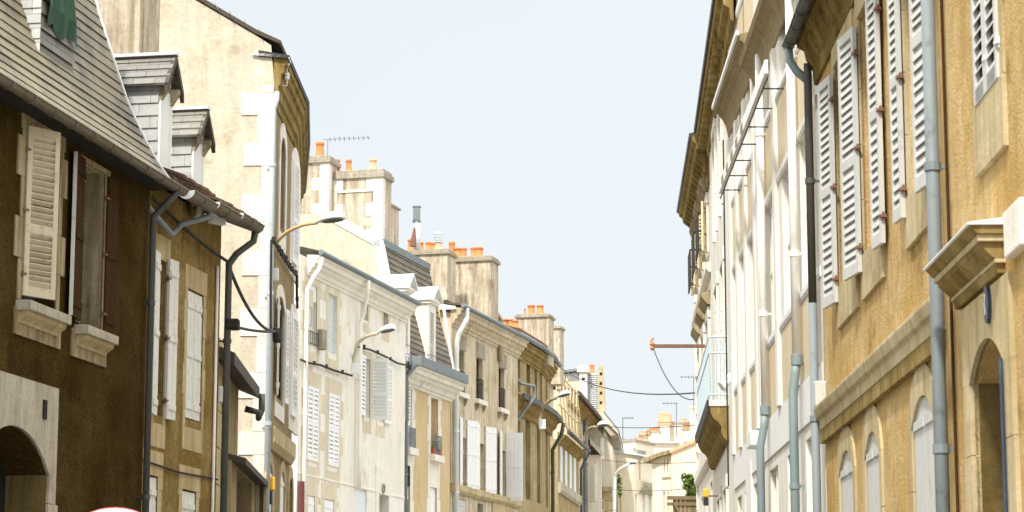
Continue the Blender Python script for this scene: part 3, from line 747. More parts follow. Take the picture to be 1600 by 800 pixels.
for k, f in enumerate(F3):
    L = f.L if k else uN3
    cornice(h3, f, 0 if k else 0, L, 11.55 - k * .003, 'soffit', .9, 1.0, C3)
    m = MB(f); m.extr([(.20, 11.56), (.25, 11.56), (.27, 11.61), (-.25, 11.70), (-.25, 11.6)], 0, L + (.06 if k == 0 else 0)); m.build('eave_tiles', M['black_iron'], h3)
    if k:
        wall(f, h3, 0, f.L, 11.1, [], M['taupe_render'], deep=8, prof=[(-4, 12)])
band(h3, f3, 0, uN3, f3.px(440, 165)[1] - .12, f3.px(440, 165)[1] + .06, .03, 'pale_stone')
zb = f3.px(425, 685)[1]; band(h3, f3, -.02, uN3, zb - .22, zb + .16, .12, 'sand_stone')
for o in (ops3[0], ops3[1]): surround(h3, f3, o, 'pale_stone', .18, .02, 0, .25, .3, arch=True)
for o in (ops3[2], ops3[3], ops3[4], ops3[5], ops3[6]): surround(h3, f3, o, 'sand_stone' if o[3] < 5 else 'pale_stone', .13, .02, 0, .2, .3, arch=True)
window(h3, f3, ops3[0], .26, 'brown_wood', 'glass', 3)
for o in (ops3[1], ops3[3]):
    m = (o[0] + o[1]) / 2
    leaf(h3, f3, o[0] + .01, o[2] - .1, o[3] - .05, m - o[0] - .02, 2, M['white_paint'], 'louvre', d=.0, pitch=.09)
    leaf(h3, f3, o[1] - .01, o[2] - .1, o[3] - .05, m - o[0] - .0, 177, M['white_paint'], 'louvre', d=.03, pitch=.09)
o = ops3[2]
window(h3, f3, o, .09, 'brown_wood', 'glass', 3)
leaf(h3, f3, o[1] + .0, o[2], o[3] - .12, .30, 8, M['white_paint'], 'plank', d=.03)
leaf(h3, f3, o[0] - .0, o[2], o[3] - .12, .25, 174, M['white_paint'], 'louvre', d=.03, pitch=.09)
for o in (ops3[4], ops3[5]):
    leaf(h3, f3, o[1] - .01, o[2], o[3] - .02, o[1] - o[0] - .02, 180, M['white_paint'], 'plank', d=-.03)
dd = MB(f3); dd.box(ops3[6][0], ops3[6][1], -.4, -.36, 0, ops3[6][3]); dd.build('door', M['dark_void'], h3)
pipe(h3, f3, [(uN3 - .05, .05, 11.0), (uN3 + .05, .06, 10.85), (uN3 + .085, .02, 10.7), (uN3 + .085, .02, 0)], .05, 'zinc_mid')
ins = MB(f3)
for y in (88, 110):
    u_, z_ = uN3 - .25, f3.pxu(432, y, uN3 - .2)[1] - .25
    ins.tube([(u_, 0, z_), (u_, .2, z_), (u_, .2, z_ + .12)], .012, 6); 
    ins.lathe((u_, .2, z_ + .10), [(.03, 0), (.05, .02), (.035, .05), (.05, .08), (.03, .12)], 10)
ins.build('insulator', M['white_paint'], h3)

# ---- L4 white two-storey-and-attic house
f4 = fr_top((482, 385), (637, 466), 12.4, 'L', .40)
uF4 = f4.px(633, 600)[0]; uN4 = f4.px(466, 600)[0]
h4 = root('house', 'off white house with pale block patches, louvred shutters and a projecting cornice', 'house', f4)
ops4 = []
t1 = rect(f4, 480, 495, 445, 540); top4 = (t1[2], t1[3])
t2 = rect(f4, 513, 526, 455, 550); t2 = (t2[0], t2[1], *top4, 0, .2); t1 = (*t1, 0, .2)
at1 = rect(f4, 566, 575, 461, 500); at2 = rect(f4, 599, 606, 477, 507); at1 = (*at1, 0, .25); at2 = (at2[0], at2[1], at1[2], at1[3], 0, .25)
s1 = (*rect(f4, 479, 496, 605, 720), 0, .1); s2 = rect(f4, 512, 528, 616, 728); s2 = (s2[0], s2[1], s1[2], s1[3], 0, .1)
s3 = rect(f4, 569, 578, 560, 652); s3 = (s3[0], s3[1], s3[2], s3[3], 0, .2); s4 = rect(f4, 590, 600, 565, 660); s4 = (s4[0], s4[1], s3[2], s3[3], 0, .2)
gA = rect(f4, 474, 491, 774, 860); gA = (gA[0], gA[1], 2.5, gA[3], 0, .08)
gB = rect(f4, 506, 521, 785, 860); gB = (gB[0], gB[1], 2.5, gA[3], 0, .08)
gC = rect(f4, 556, 573, 762, 860); gC = (gC[0], gC[1], .2, gC[3], 0, .12)
gD = rect(f4, 591, 606, 773, 860); gD = (gD[0], gD[1], .2, gD[3], .0, .35)
ops4 = [t1, t2, at1, at2, s1, s2, s3, s4, gA, gB, gC, gD]
wall(f4, h4, uF4, uN4, 12.3, ops4, M['white_render'], deep=8, prof=[(-4, 13.4)])
for o in (t1, t2, s1, s2, gA, gB): surround(h4, f4, o, 'beige_block', .22, .008, .22, .42, .5, bh=.5)
for o in (at1, at2): surround(h4, f4, o, 'beige_block', .16, .006, .1, .2, .3, bh=.5)
for o in (s3, s4): surround(h4, f4, o, 'beige_block', .14, .006, .12, .2, .4, bh=.5)
w = window(h4, f4, t1, .17, 'white_paint', 'glass_blue', 1, mull=False)
rb_ = MB(f4); rb_.box(t1[0], t1[1], -.16, -.03, t1[3] - .42, t1[3]); rb_.build('shutter_box', M['white_paint'], h4)
r2 = MB(f4); n = 24
for k in range(n):
    z0_ = t2[2] + (t2[3] - t2[2]) * k / n; z1_ = t2[2] + (t2[3] - t2[2]) * (k + 1) / n
    r2.extr([(-.12, z0_), (-.085, z0_ + .01), (-.085, z1_ - .012), (-.12, z1_)], t2[0], t2[1])
r2.build('roller_shutter', M['pale_blue'], h4)
gr_ = MB(f4); z = t1[2] + .25
for zz in (z - .22, z + .1): gr_.tube([(t1[0], .05, zz), (t1[1], .05, zz)], .012, 6)
for k in range(6): u = t1[0] + (t1[1] - t1[0]) * k / 5; gr_.tube([(u, .05, z - .22), (u, .05, z + .1)], .008, 5)
gr_.build('window_railing', M['black_iron'], h4)
bx_ = MB(f4); bx_.box(t1[0] - .3, t1[0] - .05, .02, .2, z - .3, z + .25); bx_.build('meter_box', M['cap_stone'], h4, bevel=.02)
for o in (at1, at2): window(h4, f4, o, .22, 'brown_wood', 'glass', 1, mull=False)
for o in (s1, s2):
    m = (o[0] + o[1]) / 2
    for a_ in (o[0] + .0, m + .005): leaf(h4, f4, a_, o[2] + .0, o[3], m - o[0] - .01, 0, M['white_paint'], 'louvre', d=.02, pitch=.115, split=.5)
window(h4, f4, s3, .18, 'white_paint', 'curtain', 2); window(h4, f4, s4, .18, 'white_paint', 'glass', 2)
leaf(h4, f4, s3[1], s3[2], s3[3] + .02, .5, 4, M['white_paint'], 'louvre', pitch=.1)
leaf(h4, f4, s3[0], s3[2] - .05, s3[3] + .02, .52, 90, M['white_paint'], 'louvre', pitch=.09)
leaf(h4, f4, s4[0], s4[2], s4[3] + .02, .55, 176, M['white_paint'], 'louvre', pitch=.1)
for o in (gA, gB):
    leaf(h4, f4, o[0] + .01, o[2], o[3] - .02, o[1] - o[0] - .02, 0, M['white_paint'], 'plank', d=-.03)
dr_ = MB(f4); dr_.box(gC[0], gC[1], -.1, -.05, .2, gC[3]); dr_.build('door', M['pale_blue'], h4)
dr_ = MB(f4); dr_.box(gD[0], gD[1], -.35, -.3, .2, gD[3]); dr_.build('door', M['teal_door'], h4, label='dark teal door in a deep stone opening')
surround(h4, f4, gD, 'white_render', .3, .03, .0, .75, 0, bh=.6)
pu, pz = f4.px(599, 763, .04); wr = MB(f4)
ring = [(pu + .13 * cos(a * pi / 8), .045, pz + .13 * sin(a * pi / 8)) for a in range(17)]; wr.tube(ring, .022, 6); wr.tube([(pu + .05, .045, pz + .05), (pu, .045, pz + .08), (pu - .05, .045, pz + .03), (pu + .05, .045, pz - .07), (pu - .05, .045, pz - .08)], .016, 6)
wr.build('carved_emblem', M['cap_stone'], h4)
cornice(h4, f4, uF4 - .05, uN4 - .55, 12.35, 'white_render', 1.0, .95)
ed = MB(f4); ed.box(uF4 - .05, uN4 - .55, -.3, -.02, 12.3, 12.38); 
gz = MB(f4); gz.tube([(uF4 - .08, .40, 12.42), (uN4 - .50, .40, 12.42)], .075, 10); gz.build('gutter', M['zinc'], h4, smooth=True)
gz = MB(f4); gz.extr([(.34, 12.42), (.34, 12.47), (-4, 13.6), (-4, 13.5)], uF4 - .05, uN4 - .5); gz.build('roof', M['slate_dark'], h4)
qn = MB(f4); z = 1.5; k = 0
while z < 11.4:
    wq = .55 if k % 2 else .35; qn.box(uN4 - .55 - wq, uN4 - .56, -.01, .012, z + .01, z + .48); z += .5; k += 1
qn.build('quoins', M['beige_block'], h4)
for z in (f4.px(480, 742)[1], f4.px(560, 585)[1] - 4.6): band(h4, f4, uF4, uN4, z - .04, z + .04, .02, 'white_render')
um = f4.px(556, 600)[0]; ug = f4.px(574, 440, .4)[0]
pipe(h4, f4, [(ug, .42, 12.3), (ug + .03, .42, 11.98), (um - .1, .18, 11.45), (um, .12, 11.15), (um, .12, f4.px(550, 700)[1]), (um, .12, f4.px(548, 765)[1])], .062, 'white_pipe')
ub = f4.px(472, 600)[0]
pipe(h4, f4, [(uN4 - .6, .40, 12.3), (uN4 - .6, .34, 12.0), (uN4 - .5, .2, 11.75), (ub, .10, 11.4), (ub, .10, 0)], .055, 'white_pipe')
rp = pipe(h4, f4, [(uN4 - .02, .12, f4.px(463, 752)[1]), (uN4 - .02, .12, 0)], .085, 'red_paint', name='downpipe_foot')

# ---- L5 narrow ochre house with slate mansard
f5 = fr_top((627, 545), (710, 579), 11.0, 'L', .55)
uF5 = f5.px(703, 650)[0]; uN5 = f5.px(631, 650)[0]
h5 = root('house', 'narrow ochre house with a steep slate mansard and two white gabled dormers', 'house', f5)
p1 = (*rect(f5, 634, 643, 608, 700), 0, .22); p2 = rect(f5, 673, 684, 620, 730); p2 = (p2[0], p2[1], p1[2], p1[3], 0, .3)
p3 = rect(f5, 626, 640, 754, 860); p3 = (p3[0], p3[1], .2, p3[3], .0, .4); p4 = rect(f5, 672, 682, 762, 860); p4 = (p4[0], p4[1], 1.5, p4[3], 0, .1)
wall(f5, h5, uF5, uN5, 10.3, [p1, p2, p3, p4], M['ochre_panel'], deep=8, prof=[(-.4, 13.4), (-4, 15.2), (-7.6, 13.4)])
for o in (p1, p2, p3, p4): surround(h5, f5, o, 'pale_stone', .26, .012, .12, .55, .5, bh=.55)
q = MB(f5)
for (a, b) in ((uN5 - .32, uN5), ):
    z = 0; k = 0
    while z < 10.2: q.box(a - (.12 if k % 2 else 0), b, -.02, .014, z + .005, z + .5); z += .51; k += 1
q.build('quoins', M['pale_stone'], h5)
window(h5, f5, p1, .2, 'white_paint', 'glass', 3); window(h5, f5, p2, .28, 'white_paint', 'glass', 3)
m = (p1[0] + p1[1]) / 2
leaf(h5, f5, p1[0] + .01, p1[2], p1[3] - .02, m - p1[0] + .25, 5, M['white_paint'], 'louvre', d=-.04, pitch=.1)
cv = MB(f5); cv.box(p2[0] + .02, p2[1] - .02, -.24, -.22, p2[2] + .5, p2[3] - .02); cv.build('blind', M['beige_block'], h5)
for o in (p1, p2):
    sill_part(h5, f5, o[0], o[1], o[2], 'pale_stone', .22, .2, .2, .15)
    g = MB(f5); 
    for k in range(9): u = o[0] - .05 + (o[1] - o[0] + .1) * k / 8; g.tube([(u, .12, o[2]), (u, .12, o[2] + .62)], .012, 5)
    for zz in (o[2] + .08, o[2] + .62, o[2] + .45): g.tube([(o[0] - .05, .12, zz), (o[1] + .05, .12, zz)], .016, 5)
    g.build('window_railing', M['zinc'], h5)
fl_ = root('planter', 'red flowered planter on the sill of the narrow ochre house', 'planter', loc=f5.pt((p2[0]+p2[1])/2, .06, p2[2]))
g = MB(f5); g.box(p2[0] + .02, p2[1] - .02, -.02, .11, p2[2] + .0, p2[2] + .2); g.build('box', M['flower_red'], fl_)
g = MB(f5)
for k in range(60):
    c = (random.uniform(p2[0], p2[1]), random.uniform(-.05, .14), p2[2] + random.uniform(.18, .42)); s = .05
    g.face([(c[0] - s, c[1], c[2]), (c[0], c[1] + s, c[2] - s*.5), (c[0] + s, c[1], c[2] + s*.4), (c[0], c[1] - s, c[2] + s)])
mg = paint_mat('leaf_green', (.06, .13, .03), (.03, .07, .015), .5, .7); M['leaf_green'] = mg
g.build('foliage', mg, fl_)
dr_ = MB(f5); dr_.box(p3[0], p3[1], -.4, -.36, 0, p3[3]); dr_.build('door', M['dark_void'], h5)
dr_ = MB(f5); dr_.box(p4[0], p4[1], -.1, -.05, 1.4, p4[3]); dr_.build('door', M['white_paint'], h5)
for y in (736, 752):
    pu, pz = f5.px(638, y, .03); g = MB(f5); g.box(pu - .1, pu + .1, .03, .06, pz - .16, pz + .16); g.build('number_plaque', M['dark_void'], h5)
cornice(h5, f5, uF5 - .1, uN5 + .1, 10.72, 'pale_stone', 1.45, 1.05)
zb_ = MB(f5); zb_.box(uF5 - .12, uN5 + .15, .2, .60, 10.74, 11.02); zb_.box(uF5 - .12, uN5 + .15, -.4, .6, 10.72, 10.76); zb_.build('gutter', M['zinc'], h5, bevel=.01)
# mansard: steep lower slope then shallow top, taken from the party wall outline
un = uN5 + .02
mp = [f5.pxu(x, y, un) for x, y in ((642, 545), (637, 452), (597, 379), (520, 336))]
dB, zB = f5.pxu(634, 470, un)[0], 10.76
d2_, z2_ = f5.pxu(597, 379, un); d3_, z3_ = f5.pxu(520, 336, un)
MP = [(dB + .12, 10.8), (dB - .02, 11.5), (dB * .5 + d2_ * .5 - .06, (11.5 + z2_) / 2), (d2_, z2_)]
mr = MB(f5); slates(mr, uF5, uN5 - .02, MP, .2, .02); r5 = mr.build('roof', M['slate_dark'], h5)
tp = MB(f5); tp.extr([(d2_, z2_), (d3_, z3_), (d3_, z3_ - .15), (d2_, z2_ - .15)], uF5, uN5); tp.build('roof_top', M['zinc'], h5)
rc = MB(f5); rc.box(uF5, uN5, d2_ - .1, d2_ + .06, z2_ - .1, z2_ + .12); rc.build('ridge_capping', M['zinc'], r5)
pw = MB(f5); pp = MP + [(d3_, z3_), (d3_ - 3.5, z3_ + .1), (d3_ - 3.5, 9)] + [(dB + .12, 9)]
pw.face([(uN5 + .0, d, z) for d, z in pp]); pw.face([(uN5 + .3, d, z) for d, z in pp]); pw.build('party_wall', M['cream_render'], h5)
cp = MB(f5)
for k in range(len(MP)):
    a = MP[k]; b = (MP + [(d3_, z3_)])[k+1]
    t = (Vector(b) - Vector(a)).normalized(); nn = Vector((t.y, -t.x)) * .0; m_ = Vector((-t.y, t.x)) * .20
    if m_.x > 0: m_ = -m_
    if k == len(MP) - 1: m_ = Vector((0, -.22))
    cp.extr([tuple(Vector(a) + Vector((.04, .06))), tuple(Vector(b) + Vector((.04, .06))), tuple(Vector(b) + m_), tuple(Vector(a) + m_)], uN5 - .04, uN5 + .33)
cp.build('coping', M['flashing'], h5)
pz_ = MB(f5); pz_.extr([(dB + .16, 10.8), (dB + .08, 10.8), (dB - .32, z2_ - 1.4), (dB - .24, z2_ - 1.4)], uF5 - .08, uF5); pz_.build('far_coping', M['zinc_pale'], h5)
def stone_dormer(fr, rt, xw0, xw1, yref, zb, zt, zr, dd, mat='pale_stone', side='L'):
    a = fr.px(xw0, yref, dd)[0]; b = fr.px(xw1, yref, dd)[0]; a, b = min(a, b), max(a, b)
    o = (a + .2, b - .2, zb + .1, zt - .25)
    m = MB(fr); m.box(a, o[0], dd - 1.1, dd, zb, zt); m.box(o[1], b, dd - 1.1, dd, zb, zt); m.box(o[0], o[1], dd - 1.1, dd, o[3], zt); m.box(o[0], o[1], dd - 1.1, dd - .02, zb, o[2]); m.box(o[0], o[1], dd - 1.1, dd - .3, o[2], o[3])
    body = m.build('dormer', M[mat], rt)
    c = MB(fr); c.extr([(dd - 1.1, zt + .003), (dd + .06, zt + .003), (dd + .14, zt + .1), (dd + .14, zt + .16), (dd - 1.1, zt + .16)], a - .06, b + .06)
    c.extr_d([(a - .06, zt + .163), (b + .06, zt + .163), ((a+b)/2, zr - .05)], dd - 1.1, dd + .06); c.build('pediment', M[mat], body)
    mm = (a + b) / 2; t = MB(fr)
    for s in (a - .11, b + .11): t.extr_d([(mm, zr), (mm, zr - .07), (s, zt + .10), (s, zt + .18)], dd - 1.1, dd + .22)
    t.build('dormer_roof', M['zinc_pale'], body)
    mid = (o[0] + o[1]) / 2
    leaf(body, fr, o[0] + .005, o[2], o[3], mid - o[0] - .01, 0, M['grey_paint'], 'louvre', d=dd - .06, pitch=.09); leaf(body, fr, mid + .005, o[2], o[3], mid - o[0] - .01, 0, M['grey_paint'], 'louvre', d=dd - .06, pitch=.09)
    g = MB(fr); z = o[2]
    for zz in (z + .15, z + .42): g.tube([(a, dd + .1, zz), (b, dd + .1, zz)], .015, 5)
    g.tube([(b, dd + .1, z + .42), (b, dd - .05, z + .42)], .015, 5); g.build('window_railing', M['zinc'], body)
    return body
zt5 = f5.px(640, 455, -.15)[1]
stone_dormer(f5, h5, 631, 641, 500, 10.8, zt5 - .25, zt5 + .35, dB + .12)
stone_dormer(f5, h5, 669, 681, 510, 10.8, zt5 - .25, zt5 + .35, dB + .12)
pipe(h5, f5, [(uN5 + .12, .4, 10.75), (uN5 + .1, .1, 10.4), (uN5 + .1, .1, 0)], .07, 'zinc')
# the two big stacks on the L5 party wall
unc = uN5 - .7
c5 = chimney(h5, f5, unc, 516, 598, 268, 440, .9, 'cream_render', [(525, 250, .19), (545, 250, .17), (583, 249, .19)], quoins=2, captick=.28)
chimney(h5, f5, uN5 - .25, 455, 514, 246, 400, .9, 'cream_render', [(500, 223, .22)], quoins=1, captick=.24)
chimney(h5, f5, unc - 1.2, 592, 611, 318, 430, .8, 'cream_render', [(602, 304, .2)], captick=.1)
lt = MB(f5); dd0, zz0 = f5.pxu(528, 299, unc); dd1 = f5.pxu(584, 298, unc)[0]; lt.box(unc - .02, unc + .03, dd0, dd1, zz0 - .06, zz0 + .02); lt.build('stone_strip', M['pale_stone'], c5)

# ---- L6 cream house with three bays
f6 = fr_top((698, 465), (813, 524), 13.6, 'L', .45)
uF6 = f6.px(809, 650)[0]; uN6 = f6.px(706, 650)[0] + .1
h6 = root('house', 'cream three bay house with tall brown curtained windows above open plank shutters', 'house', f6)
W = []
r0 = rect(f6, 714, 725, 522, 614)
for x0, x1 in ((714, 725), (744, 754), (779, 788)):
    a = rect(f6, x0, x1, 560, 620); W.append((a[0], a[1], r0[2], r0[3], 0, .22))
r1 = rect(f6, 722, 728, 656, 762)
V = []
for x0, x1 in ((721, 728), (748, 757), (783, 790)):
    a = rect(f6, x0, x1, 660, 760); V.append((a[0], a[1], r1[2], r1[3], 0, .22))
zs6 = f6.px(750, 776)[1]
G = []
gz_ = f6.px(720, 780)[1] - .0
for x0, x1, dp in ((713, 728, .08), (746, 755, .3), (772, 795, .4)):
    a = rect(f6, x0, x1, 790, 850); G.append((a[0], a[1], 1.0, gz_ if dp < .4 else gz_ - .2, 0, dp))
wall(f6, h6, uF6, uN6, 13.4, W + V + G, M['warm_wall'], deep=8, prof=[(-4, 14.3)])
for o in W:
    w = window(h6, f6, o, .2, 'brown_wood', 'curtain', 1)
    s = MB(f6); s.extr([(-.1, o[3] - .55), (.07, o[3] - .55), (.08, o[3] - .02), (-.1, o[3] + .0)], o[0] - .02, o[1] + .02)
    for k in range(14): u = o[0] + (o[1] - o[0]) * k / 13; s.tube([(u, .085, o[3] - .56), (u, .085, o[3] - .06)], .012, 4)
    s.build('lambrequin', M['grey_stone'], h6)
    sill_part(h6, f6, o[0], o[1], o[2], 'pale_stone', .16, .16, .2, .18)
    b = MB(f6); 
    for sg in (o[0] - .08, o[1] - .02): b.extr([(0, o[2] - .42), (.1, o[2] - .3), (.12, o[2] - .165), (0, o[2] - .165)], sg, sg + .12)
    b.build('sill_bracket', M['weathered_stone'], h6)
    g = MB(f6)
    for zz in (o[2] + .12, o[2] + .75, o[2] + .6): g.tube([(o[0], .03, zz), (o[1], .03, zz)], .016, 5)
    for k in range(8): u = o[0] + (o[1] - o[0]) * k / 7; g.tube([(u, .03, o[2]), (u, .03, o[2] + .75)], .01, 4)
    g.build('window_railing', M['black_iron'], h6)
    ap = MB(f6); ap.box(o[0] - .22, o[1] + .22, -.02, .006, o[2] - 1.5, o[2] - .17); ap.build('window_apron', M['warm_wall'], h6)
for i, o in enumerate(V):
    window(h6, f6, o, .2, 'timber', 'glass', 2)
    leaf(h6, f6, o[1] + .01, o[2], o[3] + .02, .62, 10, M['white_paint'], 'plank', hinges='white_paint')
    if i < 2: leaf(h6, f6, o[0] - .01, o[2], o[3] + .02, .62, 158, M['white_paint'], 'plank', hinges='white_paint')
    else: leaf(h6, f6, o[0] - .01, o[2] - .1, o[3] + .05, .62, 88, M['white_paint'], 'plank', label='wide white plank shutter standing straight out from the wall')
for o in V: surround(h6, f6, o, 'warm_wall', .12, .01, .0, .3, 0)
band(h6, f6, uF6, uN6, zs6 - .1, zs6 + .22, .16, 'sand_stone')
leaf(h6, f6, G[0][0] + .01, 1.0, G[0][3] - .02, G[0][1] - G[0][0] - .02, 0, M['grey_paint'], 'plank', d=-.03)
for o in G[1:]:
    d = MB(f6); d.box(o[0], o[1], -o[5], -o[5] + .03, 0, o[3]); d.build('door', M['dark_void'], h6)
surround(h6, f6, G[2], 'sand_stone', .3, .05, .0, .35, 0)
cornice(h6, f6, uF6 - .05, uN6 + .1, 13.55, 'warm_wall', 1.15, 1.1)
gt = MB(f6); gt.tube([(uF6 - .1, .45, 13.62), (uN6 + .15, .45, 13.62)], .08, 10); gt.build('gutter', M['zinc'], h6, smooth=True)
gt = MB(f6); gt.extr([(.4, 13.62), (.4, 13.68), (-4, 14.5), (-4, 14.4)], uF6, uN6 + .1); gt.build('roof', M['slate_dark'], h6)
fz = MB(f6); fz.extr([(-.6, 13.75), (.2, 13.6), (.2, 13.5), (-.6, 13.5)], uN6 + .1, uN6 + .2); fz.build('flashing', M['zinc_pale'], h6)
up = f6.px(708, 650)[0]
pipe(h6, f6, [(uN6 - .2, .48, 13.55), (uN6 - .15, .5, 13.2), (up + .05, .2, 12.7), (up, .12, 12.4), (up, .12, 0)], .085, 'zinc_pale')
up = f6.px(811, 700)[0]
unc = f6.px(760, 560)[0]
chimney(h6, f6, f6.px(735, 560)[0], 634, 699, 391, 470, 1.0, 'warm_wall', [(643, 374, .24), (656, 379, .22), (671, 379, .24), (677, 380, .2), (685, 377, .24)], captick=.2)
chimney(h6, f6, unc, 701, 767, 402, 505, 1.0, 'cream_render', [(706, 378, .2), (716, 388, .24), (724, 388, .22), (741, 387, .24), (748, 387, .24)], captick=.2)
chimney(h6, f6, unc - 1.2, 765, 772, 473, 520, .5, 'cream_render', [(767, 454, .13)], cap=False)
sh_ = MB(f6); d0, z0 = f6.pxu(768, 472, unc - 1.4); d1, z1 = f6.pxu(781, 497, unc - 1.4); sh_.extr([(d0 - .3, z0), (d0, z0 - .1), ((d0 + d1)/2, z0 - .35), (d1, z1), (d1, 12.5), (d0 - .3, 12.5)], unc - 1.9, unc - 1.4); sh_.build('chimney_shoulder', M['weathered_stone'], h6)

# ---- L7 curved corner house with heavy ledge
P7 = [(812, 524), (846, 544), (862, 557), (872, 571)]
W7 = [at_h(x, y, 14.0) for x, y in P7]
F7 = [fr_pts(W7[k], W7[k+1], 'L', .35) for k in range(3)]
h7 = root('house', 'curved brown stone house with tall recessed bays above and below a heavy dark ledge', 'house', F7[0])
zled = F7[0].px(815, 618, .5)[1]
bays = [[(.12, .30), (.58, .78)], [(.10, .34), (.60, .84)], [(.40, .62)]]
lows = [[(.12, .34), (.58, .82)], [(.30, .62)], [(.35, .65)]]
low_t = F7[0].px(818, 650)[1]; low_b = F7[0].px(818, 778)[1]
for k, f in enumerate(F7):
    ops = []
    for x0, x1 in bays[k]:
        a = (x0 * f.L, x1 * f.L); ops.append((a[0], a[1], zled + .35, 13.35, 0, .25))
    for x0, x1 in lows[k]:
        a = (x0 * f.L, x1 * f.L); ops.append((a[0], a[1], low_b, low_t, 0, .25))
    ops = [o for o in ops if o[0] > .02 and o[1] < f.L - .02]
    wall(f, h7, -.02, f.L + .02, 13.7, ops, M['brown_wall'], deep=7, prof=[(-3.5, 14)])
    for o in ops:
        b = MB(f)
        if o[2] > zled: b.box(o[0], o[1], -.28, -.24, o[2], o[3]); b.build('recess_panel', M['brown_recess_shade'], h7)
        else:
            b.box(o[0], o[1], -.28, -.24, o[2] + (o[3] - o[2]) * .42, o[3]); b.build('recess_panel', M['brown_recess_shade'], h7)
            b = MB(f); b.box(o[0], o[1], -.28, -.25, o[2], o[2] + (o[3] - o[2]) * .42); b.build('window_pane', M['dark_void'], h7)  # near-black paint instead of glass: darkness inside the window put into the colour
    cornice(h7, f, -.03, f.L + .03, 13.9 - k * .004, 'soffit', .95, 1.2)
    g = MB(f); g.tube([(-.05, .42, 14.02 - k*.01), (f.L + .05, .42, 14.02 - k*.01)], .10, 10); g.build('gutter', M['zinc'], h7, smooth=True)
    g = MB(f); g.extr([(.4, 14.04 - k*.004), (.4, 14.12), (-3.5, 15.2), (-3.5, 15.)], -.05, f.L + .05); rr = g.build('roof', M['roof_tile'], h7)
    t = MB(f)
    u = 0
    while u < f.L: t.extr([(.4, 14.13), (.38, 14.26), (-.6, 14.55), (-.6, 14.4)], u, u + .16); u += .26
    t.build('eave_tiles', M['roof_tile'], rr)
    b = MB(f); b.extr([(-.01, zled - .62), (.08, zled - .6), (.11, zled - .42), (.26, zled - .3), (.32, zled - .12), (.48, zled - .06), (.48, zled + .06), (-.01, zled + .2)], -.05, f.L + .05)
    b.build('ledge', M['soffit'], h7)
    b = MB(f); b.box(-.06, f.L + .06, .46, .55, zled - .08, zled + .12); b.build('ledge_gutter', M['iron_pipe'], h7)
    if k == 0:
        band(h7, f, -.02, f.L, low_b - .9, low_b - .65, .1, 'sand_stone')
f = F7[0]; uu = f.L - .15
pipe(h7, f, [(uu, .45, 13.95), (uu + .05, .4, 13.6), (uu, .12, 13.2), (uu, .12, zled + .8), (uu - .25, .3, zled + .55), (uu - .8, .7, zled + .5), (uu - .9, .7, zled + .1), (uu - .2, .15, zled - .9), (uu - .05, .12, zled - 1.3), (uu - .05, .12, 0)], .062, 'zinc')
f = F7[2]; pipe(h7, f, [(.3, .6, zled - .1), (.25, .5, zled - .6), (.1, .12, zled - 1.2), (.1, .12, 0)], .08, 'iron_pipe')
f = F7[0]; unc = f.px(845, 590)[0]
chimney(h7, f, unc, 807, 857, 491, 570, 1.0, 'cream_render', [(830, 477, .22), (844, 477, .22), (820, 482, .07)], captick=.16)
chimney(h7, f, unc - 8, 856, 875, 509, 600, .8, 'cream_render', [], captick=.14)
chimney(h7, f, unc + 4, 786, 812, 512, 560, .5, 'cream_render', [(789, 499, .22), (799, 499, .24), (805, 501, .2)], cap=False)
# ---- L8 lower house with terrace pergola
f8 = fr_top((874, 663), (911, 697), 11.9, 'L', .45)
h8 = root('house', 'lower brown stone house with narrow pale shutters below a terrace of timber framing', 'house', f8)
uF8, uN8 = f8.px(904, 720)[0], f8.px(872, 720)[0]
ops = []
z1_, z0_ = f8.px(879, 678)[1], f8.px(879, 760)[1]
for x in (875, 882.5, 889.5, 896): 
    a = rect(f8, x, x + 3.4, 700, 740); ops.append((a[0], a[1], z0_, z1_, 0, .12))
wall(f8, h8, uF8, uN8, 11.60, ops, M['brown_wall'], deep=6, prof=[(-3, 11.70)])
for o in ops:
    leaf(h8, f8, o[0] + .01, o[2], o[3], (o[1] - o[0]) - .02, 0, M['pale_blue'], 'plank', d=.0)
zz = f8.px(885, 770)[1]; band(h8, f8, uF8, uN8, zz - .25, zz + .25, .16, 'grey_stone')
cornice(h8, f8, uF8 - .2, uN8 + .1, 11.80, 'soffit', .95, .8)
g = MB(f8); g.tube([(uF8 - .3, .5, 11.90), (uN8 + .1, .5, 11.90)], .09, 8); g.build('gutter', M['iron_pipe'], h8, smooth=True)
pipe(h8, f8, [(uF8 - .2, .5, 11.80), (uF8 + .0, .12, 11.00), (uF8 + .0, .12, 0)], .065, 'iron_pipe')
# set-back attic behind the terrace + timber frame
g = MB(f8); g.box(uF8 + .3, uN8 - .1, -3.4, -1.2, 11.70, 15.00); g.build('attic_wall', M['gable_grey'], h8)
g = MB(f8); g.extr([(-.9, 14.90), (-.7, 15.10), (-3.4, 15.70), (-3.5, 15.50)], uF8 - .1, uN8 + .4); g.build('attic_roof', M['dark_roof'], h8)
g = MB(f8); n = 7
for k in range(n):
    u = uF8 + .1 + (uN8 - uF8 - .2) * k / (n - 1); g.box(u - .03, u + .03, -.1, -.04, 12.00, 14.90 - k * .0); g.tube([(u, -.05, 14.70), (u - 1.6, .1, 12.10)], 0.03, 5)
for z in (12.50, 13.20, 13.90, 14.60): g.box(uF8, uN8, -.02, .04, z - .025, z + .025)
g.build('timber_frame', M['timber'], h8)

